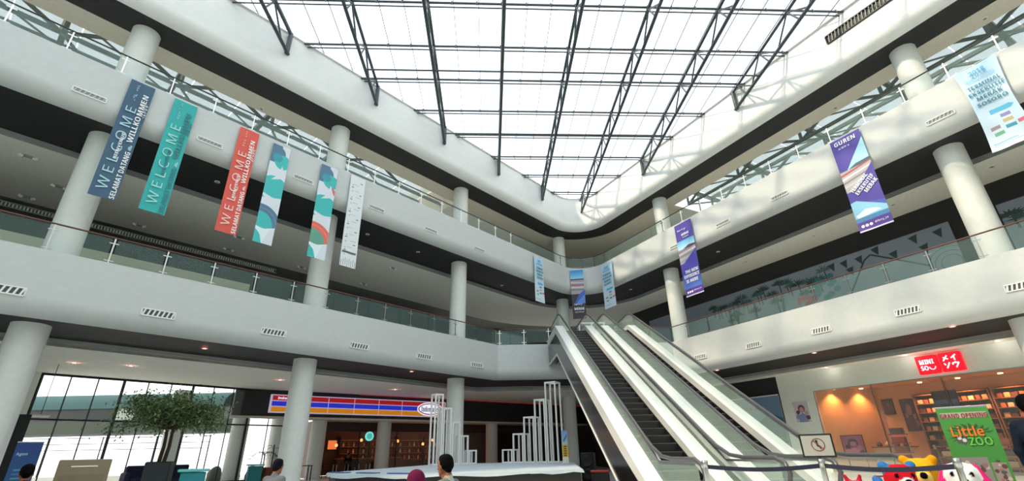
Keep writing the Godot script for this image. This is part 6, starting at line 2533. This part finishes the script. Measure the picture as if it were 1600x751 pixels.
	plush("white and pink plush animal ride just left of the green banner", Vector3(5.36, 0, -6.45), -0.7, Color(0.84, 0.85, 0.84), Color(0.86, 0.86, 0.85), Color(0.85, 0.16, 0.45), 0.95, 1)
	plush("cream plush animal ride low behind the belt", Vector3(4.22, 0, -5.92), -1.0, Color(0.76, 0.70, 0.40), Color(0.85, 0.80, 0.62), Color(0.66, 0.60, 0.28), 0.72, 1)
	plush("rose red plush animal ride behind the left part of the belt", Vector3(4.72, 0, -7.60), -0.4, Color(0.80, 0.22, 0.28), Color(0.86, 0.62, 0.62), Color(0.62, 0.12, 0.2), 0.70, 2)


# ---------------------------------------------------------------- small ceiling fittings
func downlight(label: String, at: Vector3, lit: Material, power: float, col: Color, group: String) -> void:
	var t := thing("downlight", label, "light", at, 0, group)
	var st := nst()
	lathe(st, Vector3(0, -0.015, 0), [Vector2(0.07, 0.0), Vector2(0.105, 0.0), Vector2(0.11, 0.015)], 18)
	obj("rim", st, M.white_metal, t)
	st = nst()
	lathe(st, Vector3(0, -0.008, 0), [Vector2(0.0, 0), Vector2(0.07, 0.0), Vector2(0.07, 0.008)], 16)
	obj("lens", st, lit, t)
	if power > 0.0:
		var l := OmniLight3D.new()
		l.name = "light"
		l.light_color = col
		l.light_energy = power
		l.omni_range = 14.0
		l.omni_attenuation = 2.0
		l.light_size = 0.05
		l.shadow_enabled = true
		l.position = Vector3(0, -0.06, 0)
		t.add_child(l)


func build_small_lights() -> void:
	var warm := glow("downlight_lit", Color(1.0, 0.72, 0.62), 4.0)
	var off := mat("downlight_off", Color(0.55, 0.55, 0.54), 0.3)
	var n := 0
	for p in [Vector3(-17.6, 4.77, -19.3), Vector3(-16.0, 4.77, -20.2), Vector3(-11.91, 4.77, -24.95), Vector3(-7.19, 4.77, -29.7)]:
		downlight("lit downlight in the pale ceiling left of the hall, %s from the left" % ordinal(n), p, warm, 0.08, Color(1.0, 0.75, 0.65), "lit ground floor downlights")
		n += 1
	n = 0
	for p in [Vector3(-11.88, 5.03, -18.35), Vector3(-5.24, 5.03, -24.85), Vector3(10.95, 5.03, -26.6), Vector3(13.6, 5.03, -22.0), Vector3(15.95, 5.03, -17.3)]:
		downlight("lit downlight in the lowest black soffit, %s from the left" % ordinal(n), p, warm, 0.06, Color(1.0, 0.6, 0.5), "lit downlights in the lowest black soffit")
		n += 1
	n = 0
	for s in [6.9, 10.4, 13.6]:
		downlight("lit downlight in the narrow ceiling before the shop, %s from the escalators" % ordinal(n), wp(1, s, -2.25, 4.77), warm, 0.10, Color(1.0, 0.96, 0.92), "lit downlights before the shop")
		n += 1
	n = 0
	for s in [3.9, 11.3, 14.7, 22.6]:
		downlight("small unlit downlight in the left black soffit of the middle gallery, %s along" % ordinal(n), wp(0, s, -0.3 if s < 20 else -0.9, 11.99), off, 0.0, Color.WHITE, "unlit gallery downlights")
		n += 1
	n = 0
	for s in [3.6, -4.3]:
		downlight("small unlit downlight in the right black soffit of the middle gallery, %s along" % ordinal(n), wp(1, s, -0.3, 11.99), off, 0.0, Color.WHITE, "unlit gallery downlights")
		n += 1
	n = 0
	for s in [-4.0, 3.6, 7.9, 11.85, 15.6]:
		downlight("unlit downlight in the pale strip ceiling of the right middle gallery, %s along" % ordinal(n), wp(1, s, -2.75, 11.75), off, 0.0, Color.WHITE, "unlit gallery downlights")
		n += 1
	n = 0
	for p in [[0, 5.2, -1.3], [0, 9.8, -1.2], [1, 11.6, -1.2], [1, 17.8, -1.1]]:
		downlight("small unlit downlight in the tan soffit of the upper gallery, %s from the left" % ordinal(n), wp(p[0], p[1], p[2], C3), off, 0.0, Color.WHITE, "unlit gallery downlights")
		n += 1
	n = 0
	for p in [[-1.70, -2.9], [-1.3, -7.0], [-0.53, -4.9], [2.72, -6.8], [6.84, -6.9], [6.6, -4.86], [10.9, -6.7], [15.2, -6.7], [14.8, -2.9]]:
		var t := thing("twin_light", "white twin-headed emergency light on the left middle gallery ceiling, %s along" % ordinal(n), "light", wp(0, p[0], p[1], 11.75), 0.86, "twin emergency lights")
		var st := nst()
		rbox(st, Vector3(0, -0.04, 0), Vector3(0.26, 0.08, 0.10), 0, 0.015)
		obj("battery", st, M.grey_trim, t)
		for e in [-1.0, 1.0]:
			st = nst()
			boxb(st, Vector3(0.2 * e, -0.09, 0), Vector3(0.07, 0.03 * e, 0), Vector3(-0.015 * e, 0.05, 0), Vector3(0, 0, 0.08))
			obj("lamp_head", st, M.white_metal, t)
		n += 1
